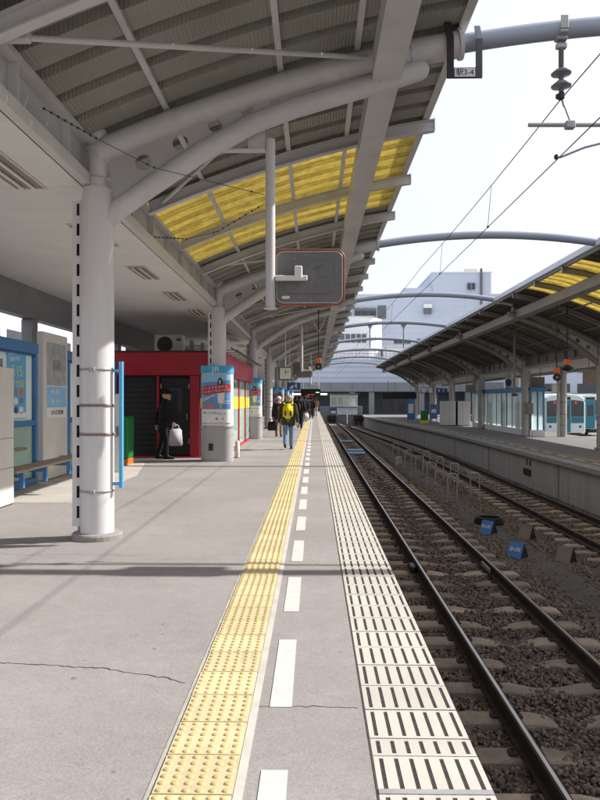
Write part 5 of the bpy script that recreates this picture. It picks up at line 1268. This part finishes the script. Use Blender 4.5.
for k in range(9):
    m = MB(); m.box(14 + k * 2.8, 16 + k * 2.8, 127.9, 127.99, 8.2, 9.4, 'louvre'); m.build('window', nb)
m = MB(); m.box(12.7, 40.2, 127.7, 140.2, 10.8, 11.05, 'cabin'); m.build('parapet', nb)
# buildings beyond the left side
lbd = thing('left_building', 'white building with grey bands seen above the blue shelter', 'building')
m = MB(); m.box(-46, -30, 18, 110, -1.7, 14, 'wallw'); m.build('wall', lbd)
for k in range(16):
    m = MB(); m.box(-29.99, -29.9, 20 + k * 5, 23.4 + k * 5, 3.5, 4.9, 'winb'); m.build('window', lbd)
    m = MB(); m.box(-29.99, -29.9, 20 + k * 5, 23.4 + k * 5, 7.0, 8.4, 'winb'); m.build('window', lbd)
ls = thing('left_canopy', 'grey open canopy of the next platform seen above the blue shelter', 'station canopy')
m = MB(); m.box(-24, -21.5, 14, 80, 4.4, 4.55, 'midg'); m.build('roof', ls)
for k in range(7):
    m = MB(); m.bbox(-22.9, -22.6, 15.8 + k * 9.5, 16.1 + k * 9.5, -1.5, 4.39, 'midg', .03); m.build('post', ls)
    m = MB(); m.prism([(-23.9, 4.39), (-21.6, 4.39), (-22.6, 4.1), (-22.9, 4.1)], 'y', 15.9 + k * 9.5, 16.1 + k * 9.5, 'midg'); m.build('bracket', ls)
m = MB(); m.box(-25, -20, 10, 84, -1.7, -0.1, 'rasph'); struct(m.build('left_platform'))

# ------------------------------------------------------------------ people
def sph(bm, c, r, sc=(1, 1, 1), seg=10):
    o = bmesh.ops.create_uvsphere(bm, u_segments=seg, v_segments=max(6, seg - 2), radius=r)
    for v in o['verts']: v.co = Vector((v.co.x * sc[0], v.co.y * sc[1], v.co.z * sc[2])) + Vector(c)
def cap(bm, a, ra, b, rb, seg=10):
    a, b = Vector(a), Vector(b); d = b - a; L = d.length
    if L < 1e-5: return
    q = d.to_track_quat('Z', 'Y').to_matrix().to_4x4(); q.translation = (a + b) / 2
    bmesh.ops.create_cone(bm, cap_ends=True, segments=seg, radius1=ra, radius2=rb, depth=L, matrix=q)
    sph(bm, a, ra, seg=seg); sph(bm, b, rb, seg=seg)
REM = []
def remesh(bm, name, mt, parent, vox):
    me = bpy.data.meshes.new(name); bm.to_mesh(me); bm.free()
    o = bpy.data.objects.new(name, me); C.objects.link(o)
    if parent: o.parent = parent
    md = o.modifiers.new('r', 'REMESH'); md.mode = 'VOXEL'; md.voxel_size = vox; md.use_smooth_shade = True
    sm = o.modifiers.new('s', 'SMOOTH'); sm.factor = 0.5; sm.iterations = 2
    me.materials.append(mt); REM.append(o); return o
_cloth = {}
def cloth(c):
    if c not in _cloth: _cloth[c] = mat('cloth', c, 0.85, var=0.18, scale=14, fine=0.1, fscale=90, bump=0.25, bscale=35, spec=0.2)
    return _cloth[c]
def hand(bm, wr, fdir, side, inward, s, curl):
    # palm and five fingers: fdir along the hand, inward = palm normal
    f = Vector(fdir).normalized(); nrm = Vector(inward).normalized(); lat = f.cross(nrm).normalized()
    wr = Vector(wr); pe = wr + f * .085 * s
    for k in (-1.2, -.4, .4, 1.2): cap(bm, wr + f * .02 * s + lat * k * .014 * s, .014 * s, pe + lat * k * .021 * s, .012 * s, 6)
    for k, L in ((-1.5, .072), (-.5, .082), (.5, .076), (1.5, .060)):
        p = pe + lat * k * .021 * s; d = f.copy()
        for j, (fr, r_) in enumerate(((.45, .0100), (.32, .0092), (.25, .0085))):
            d = (d + nrm * curl * (0.6 + .35 * j)).normalized(); q = p + d * L * fr * s; cap(bm, p, r_ * s, q, (r_ - .0006) * s, 6); p = q
    th = wr + f * .03 * s - lat * .024 * s; d = (f * .75 - lat * .75 + nrm * .35).normalized(); q = th + d * .042 * s; cap(bm, th, .0125 * s, q, .011 * s, 6)
    d = (f * .9 - lat * .2 + nrm * .45).normalized(); cap(bm, q, .011 * s, q + d * .035 * s, .009 * s, 6)
def person(label, x, y, h, rz, jacket, trousers, hair, phase=0.6, coat=.0, vox=.013, skirt=False, hat=None, arms=None, lean=0.05, shoe=(0.02, 0.018, 0.016), width=1.0):
    """local frame: faces +Y, feet at z=0, phase = stride (-1..1)"""
    s = h / 1.70; b = bmesh.new(); j = bmesh.new(); t = bmesh.new(); sh = bmesh.new(); hr = bmesh.new()
    V = lambda x_, y_, z_: Vector((x_ * s, y_ * s, z_ * s))
    P_ = V(0, 0, .93); Nk = V(0, lean, 1.43); Hd = V(0, lean + .03, 1.575)
    w = width
    # legs
    for sd in (-1, 1):
        st_ = phase * sd
        hip = V(.088 * sd, 0, .90); kn = V(.092 * sd, .17 * st_ + .03, .49 if st_ > -.2 else .50)
        an = V(.09 * sd, .27 * st_ - (.05 if st_ < 0 else 0), .085 + (.07 if st_ < -.4 else 0)); toe = an + V(0, .15, -.055 - (.02 if st_ < -.4 else 0))
        cap(b, hip, .082 * s, kn, .055 * s); cap(b, kn, .052 * s, an, .037 * s); cap(b, an, .036 * s, toe, .026 * s)
        cap(t, hip, .098 * s * w, kn, .073 * s); cap(t, kn, .072 * s, an + V(0, 0, .02), .062 * s)
        heel = an + V(0, -.05, -.045); cap(sh, heel, .040 * s, toe + V(0, .02, -.002), .036 * s); cap(sh, heel, .040 * s, an + V(0, 0, .0), .042 * s); cap(sh, an + V(0, .05, -.03), .042 * s, toe, .038 * s)
    cap(t, V(-.06, 0, .93), .115 * s * w, V(.06, 0, .93), .115 * s * w)
    # torso
    cap(b, V(-.05, 0, .95), .10 * s, V(.05, 0, .95), .10 * s); cap(b, V(0, .01, 1.0), .105 * s, V(0, lean * .6, 1.22), .115 * s); cap(b, V(-.10, lean * .8, 1.34), .07 * s, V(.10, lean * .8, 1.34), .07 * s)
    cap(b, V(0, lean, 1.38), .052 * s, V(0, lean + .02, 1.50), .048 * s)
    sph(b, Hd, .10 * s, (.80, .98, 1.14), 14); cap(b, Hd + V(0, .055, -.075), .045 * s, Hd + V(0, .07, -.09), .034 * s)           # skull, jaw
    cap(b, Hd + V(0, .095, .005), .010 * s, Hd + V(0, .112, -.028), .015 * s, 6)                                              # nose
    cap(b, Hd + V(-.02, .093, -.058), .008 * s, Hd + V(.02, .093, -.058), .008 * s, 6)                                         # lips
    for sd in (-1, 1): sph(b, Hd + V(.083 * sd, -.005, -.012), .026 * s, (.45, .8, 1.2), 8)                                     # ears
    # jacket
    for a_ in (-.07, .07):
        cap(j, V(a_ * w, .0, .93 - coat * .2), .120 * s * w, V(a_ * w * 1.1, lean * .7, 1.20), .130 * s * w); cap(j, V(a_ * w * 1.1, lean * .7, 1.20), .130 * s * w, V(a_ * w * 1.1, lean * .85, 1.33), .108 * s * w)
    cap(j, V(-.15 * w, lean * .85, 1.365), .075 * s, V(.15 * w, lean * .85, 1.365), .075 * s); cap(j, V(0, lean, 1.37), .08 * s, V(0, lean + .01, 1.45), .064 * s)
    if coat > 0:
        for a_ in (-.08, .08): cap(j, V(a_, 0, .95), .125 * s, V(a_ * 1.1, 0, .95 - coat), .132 * s)
    hands = []
    for sd in (-1, 1):
        sw = -phase * sd * .8
        if arms and arms.get(sd): el, wr = [V(*p) for p in arms[sd]]
        else: el = V(.25 * sd * w, lean * .6 + .10 * sw - .02, 1.10); wr = V(.27 * sd * w, lean * .5 + .24 * sw + .06, .865)
        shd = V(.185 * sd * w, lean * .85, 1.375)
        cap(b, shd, .052 * s, el, .040 * s); cap(b, el, .039 * s, wr, .027 * s)
        f = (wr - el).normalized(); inw = Vector((-sd, .25, 0))
        hand(b, wr, f, sd, inw, s, .45); hands.append(wr + f * .11 * s)
        cap(j, shd, .076 * s, el, .060 * s); cap(j, el, .060 * s, wr - f * .01, .046 * s)
    # hair
    hs = 1.0
    sph(hr, Hd + V(0, -.014, .022), .108 * s, (.84, .98, 1.08), 14)
    if hair[1] > 0: cap(hr, Hd + V(0, -.05, .0), .075 * s, Hd + V(0, -.06, -.06 - hair[1]), .05 * s)
    # trim hair off the face
    geom = hr.verts[:] + hr.edges[:] + hr.faces[:]
    bmesh.ops.bisect_plane(hr, geom=geom, plane_co=Hd + V(0, .052, .02), plane_no=(0, .75, -.66), clear_outer=True)
    bmesh.ops.holes_fill(hr, edges=hr.edges[:], sides=0)
    o = remesh(b, 'person', M['skin'], None, vox); o.location = (x, y, 0.0); o.rotation_euler = (0, 0, rz)
    tag(o, label, 'person', 'people on the near platform')
    remesh(j, 'jacket', cloth(jacket), o, vox); remesh(t, 'trousers', cloth(trousers), o, vox); remesh(sh, 'shoes', cloth(shoe), o, vox)
    if hat:
        m = MB(); c_ = Hd + V(0, 0, .03); m.lathe([(.118 * s, 0), (.118 * s, .03 * s), (.10 * s, .085 * s), (.06 * s, .12 * s), (.01, .13 * s)], c_, cloth(hat), 18)
        m.add([(c_.x - .09 * s, c_.y + .07 * s, c_.z + .005), (c_.x + .09 * s, c_.y + .07 * s, c_.z + .005), (c_.x + .06 * s, c_.y + .18 * s, c_.z - .012), (c_.x - .06 * s, c_.y + .18 * s, c_.z - .012)], [(0, 1, 2, 3)], cloth(hat)); m.build('hat', o)
        hr.free()
    else: remesh(hr, 'hair', cloth(hair[0]), o, vox)
    for sd in (-1, 1):
        m = MB(); e_ = Hd + V(.033 * sd, .083, .012); m.lathe([(.001, -.009 * s), (.008 * s, -.005 * s), (.0095 * s, 0), (.008 * s, .005 * s), (.001, .009 * s)], e_, 'print_black', 8); m.build('eye', o)
    return o, hands
HB = ((0.018, 0.014, 0.012), .0); HL = ((0.022, 0.016, 0.013), .10); HBR = ((0.10, 0.045, 0.02), .10); HG = ((.20, .19, .18), 0)
# man with yellow backpack
o, hd = person('person in a dark olive jacket and blue jeans walking away with a yellow backpack', -0.76, 21.3, 1.60, 0, (.045, .045, .035), (.13, .22, .36), HG, .55, .12, .009, hat=(.33, .30, .27), width=1.08)
bpk = thing('backpack', 'bright yellow backpack with black side pockets on the walking person', 'backpack', (-0.76, 21.3, 0))
m = MB()
bm_ = bmesh.new(); bmesh.ops.create_cube(bm_, size=1)
for v in bm_.verts: v.co = (v.co.x * .30, v.co.y * .17 - .20, v.co.z * .44 + 1.13)
bmesh.ops.bevel(bm_, geom=bm_.edges[:], offset=.07, segments=3, affect='EDGES'); bm_.verts.index_update()
ybag = cloth((.70, .60, .03)); m.add([v.co[:] for v in bm_.verts], [[v.index for v in f.verts] for f in bm_.faces], ybag, True); bm_.free(); m.build('bag', bpk)
for sx in (-.075, .075):
    m = MB(); m.lathe([(.001, -.09), (.024, -.07), (.03, 0), (.024, .07), (.001, .09)], (sx, -.275, 1.07), 'print_black', 10); m.build('side_pocket', bpk)
m = MB(); m.tube([(-.11, -.14, 1.33), (-.13, .02, 1.40), (-.12, .13, 1.28), (-.13, .06, 1.02), (-.12, -.12, .98)], .02, ybag, 8); m.tube([(.11, -.14, 1.33), (.13, .02, 1.40), (.12, .13, 1.28), (.13, .06, 1.02), (.12, -.12, .98)], .02, ybag, 8); m.build('strap', bpk)
def bag(name, label, p, w, h, d, mt, hand_top=True, rz=0, cat='bag'):
    t = thing(name, label, cat, (p[0], p[1], p[2] - h - .10), rz)
    b_ = bmesh.new(); bmesh.ops.create_cube(b_, size=1)
    for v in b_.verts: k = 1.12 if v.co.z < 0 else .92; v.co = (v.co.x * w * k, v.co.y * d * k, v.co.z * h + h / 2)
    bmesh.ops.bevel(b_, geom=b_.edges[:], offset=min(d, w) * .22, segments=3, affect='EDGES'); b_.verts.index_update()
    m = MB(); m.add([v.co[:] for v in b_.verts], [[v.index for v in f.verts] for f in b_.faces], mt, True); b_.free(); m.build('body', t)
    m = MB(); ring = [(w * .28 * math.cos(a), 0, h + .10 * math.sin(a)) for a in np.linspace(0, math.pi, 9)]; m.tube(ring, .012, mt, 6); m.build('handle', t)
    return t
def world_hand(o, hv): return Matrix.Rotation(o.rotation_euler.z, 3, 'Z') @ hv + Vector(o.location)
o, hd = person('person in a white cap, pink collar and dark coat carrying a dark bag', -1.40, 28.7, 1.58, R(6), (.03, .025, .025), (.26, .19, .13), HL, -.35, .10, .011, hat=(.75, .72, .70))
m = MB(); m.lathe([(.10, 1.36), (.115, 1.39), (.10, 1.45), (.07, 1.47)], (0, .03, -.06), cloth((.48, .30, .26)), 16); m.build('collar', o)
bag('handbag', 'dark bag hanging from the hand of the person in the white cap', world_hand(o, hd[0]), .34, .36, .16, cloth((.035, .025, .028)))
# man in black by the kiosk
o, hd = person('person in black coat and cap walking past the dark kiosk door with a lilac bag', -3.72, 17.75, 1.70, R(-80), (.012, .012, .013), (.012, .012, .013), HB, .28, .22, .007,
               hat=(.012, .012, .012), arms={1: ((.26, .06, 1.10), (.25, .22, .92)), -1: ((-.27, -.14, 1.12), (-.29, -.16, .86))})
bag('carrier_bag', 'lilac-white carrier bag held by the person in black', world_hand(o, hd[1]) + Vector((0.02, 0, .02)), .30, .42, .13, cloth((.46, .43, .48)), rz=R(25))
crowd = [
    ('person in a black jacket walking just right of the yellow backpack', -0.72, 36.5, 1.68, 5, (.018, .02, .024), (.02, .022, .03), HB, .5, 0, 0),
    ('person in a navy coat with a white bag, ahead of the yellow backpack', -0.78, 43.0, 1.70, 0, (.02, .03, .06), (.03, .03, .035), HB, -.5, .15, 1),
    ('person in a charcoal suit walking on the yellow paving', -0.60, 47.5, 1.72, 4, (.035, .037, .045), (.035, .037, .045), HB, .6, 0, 0),
    ('person in a slate blue jacket left of the charcoal suit', -1.05, 49.0, 1.66, -4, (.06, .08, .12), (.05, .05, .06), HL, -.4, 0, 0),
    ('person in a black coat at the right of the crowd, near the white dashes', -0.20, 56.0, 1.68, 0, (.014, .014, .016), (.02, .02, .02), HB, .5, .2, 0),
    ('person with brown hair and pale trousers at the right end of the crowd', 0.16, 63.0, 1.62, 0, (.24, .12, .07), (.45, .43, .41), HBR, -.5, 0, 0),
    ('person in a grey jacket in the middle of the crowd', -0.62, 58.0, 1.70, 3, (.12, .125, .13), (.03, .035, .06), HB, .4, 0, 0),
    ('person in a dark green jacket near the third advertising pillar', -1.70, 45.0, 1.66, 0, (.03, .045, .03), (.03, .03, .03), HB, -.6, 0, 0),
    ('person in a beige coat left of the crowd', -1.45, 52.5, 1.60, -5, (.34, .28, .20), (.05, .045, .04), HL, .5, .25, 0),
    ('person in a black suit behind the beige coat', -1.15, 60.0, 1.72, 0, (.016, .016, .018), (.016, .016, .018), HB, -.4, 0, 0),
    ('person in a dark red top deep in the crowd', -0.85, 66.0, 1.64, 0, (.22, .03, .03), (.03, .03, .04), HL, .3, 0, 0),
    ('person in a white shirt deep in the crowd', -0.35, 69.0, 1.68, 0, (.6, .6, .6), (.03, .03, .035), HB, -.3, 0, 0),
    ('person in a brown jacket near the far columns', -1.9, 57.0, 1.66, 0, (.11, .07, .045), (.03, .03, .03), HB, .5, 0, 0),
    ('person in a black down jacket close behind the navy coat', -1.00, 40.0, 1.66, 4, (.014, .014, .016), (.03, .03, .035), HB, .45, .1, 0),
    ('person in a grey hooded top at the left edge of the crowd', -1.62, 41.5, 1.62, -3, (.16, .16, .17), (.03, .035, .05), HBR, -.5, 0, 0),
    ('person in a dark brown coat in the thick of the crowd', -0.88, 52.0, 1.70, 0, (.05, .032, .024), (.02, .02, .02), HB, .5, .15, 0),
    ('person in a black jacket near the yellow paving, far along the crowd', -0.42, 51.5, 1.66, 2, (.016, .016, .02), (.03, .03, .04), HB, -.45, 0, 0),
    ('person in a pale grey coat far along the crowd', -1.02, 63.5, 1.64, 0, (.36, .36, .37), (.03, .03, .03), HL, .4, .2, 0),
    ('person in a navy school blazer far along the crowd', -0.12, 66.5, 1.62, 0, (.02, .025, .06), (.10, .10, .11), HB, -.4, 0, 0),
    ('person in a dark blue parka at the back of the crowd', -1.3, 71.0, 1.72, 0, (.02, .03, .07), (.025, .025, .03), HB, .5, .1, 0),
]
for lb, x, y, h, rd, jc, tr, hr_, ph_, ct, bg_ in crowd:
    o, hd = person(lb, x, y, h, R(rd), jc, tr, hr_, ph_, ct, .016)
    if bg_: bag('carrier_bag', 'white carrier bag held by the person in the navy coat', world_hand(o, hd[1]), .40, .44, .2, cloth((.6, .6, .62)))

# ------------------------------------------------------------------ bake text and people to plain meshes
bpy.context.view_layer.update(); dg = bpy.context.evaluated_depsgraph_get()
for o in REM:
    me = bpy.data.meshes.new_from_object(o.evaluated_get(dg)); me.name = o.name
    mats_ = [m for m in o.data.materials]; o.modifiers.clear(); o.data = me
    if not me.materials: [me.materials.append(m) for m in mats_]
for o in TEXTS:
    me = bpy.data.meshes.new_from_object(o.evaluated_get(dg)); nm = o.name.split('.')[0]; p = o.parent
    loc, rot, sc = o.location.copy(), o.rotation_euler.copy(), o.scale.copy()
    if o.get('wrap'):
        mt_ = Matrix.LocRotScale(loc, rot, sc)
        for v in me.vertices: v.co = pwrap(*(mt_ @ v.co))
        bpy.data.objects.remove(o); inst(me, nm, p); continue
    bpy.data.objects.remove(o); n = inst(me, nm, p, loc); n.rotation_euler = rot; n.scale = sc
for k, lb in PILLARS_TODO: copy_tree(PILLAR, (CX - 0.03, COLY[k], 0), 0, lb)
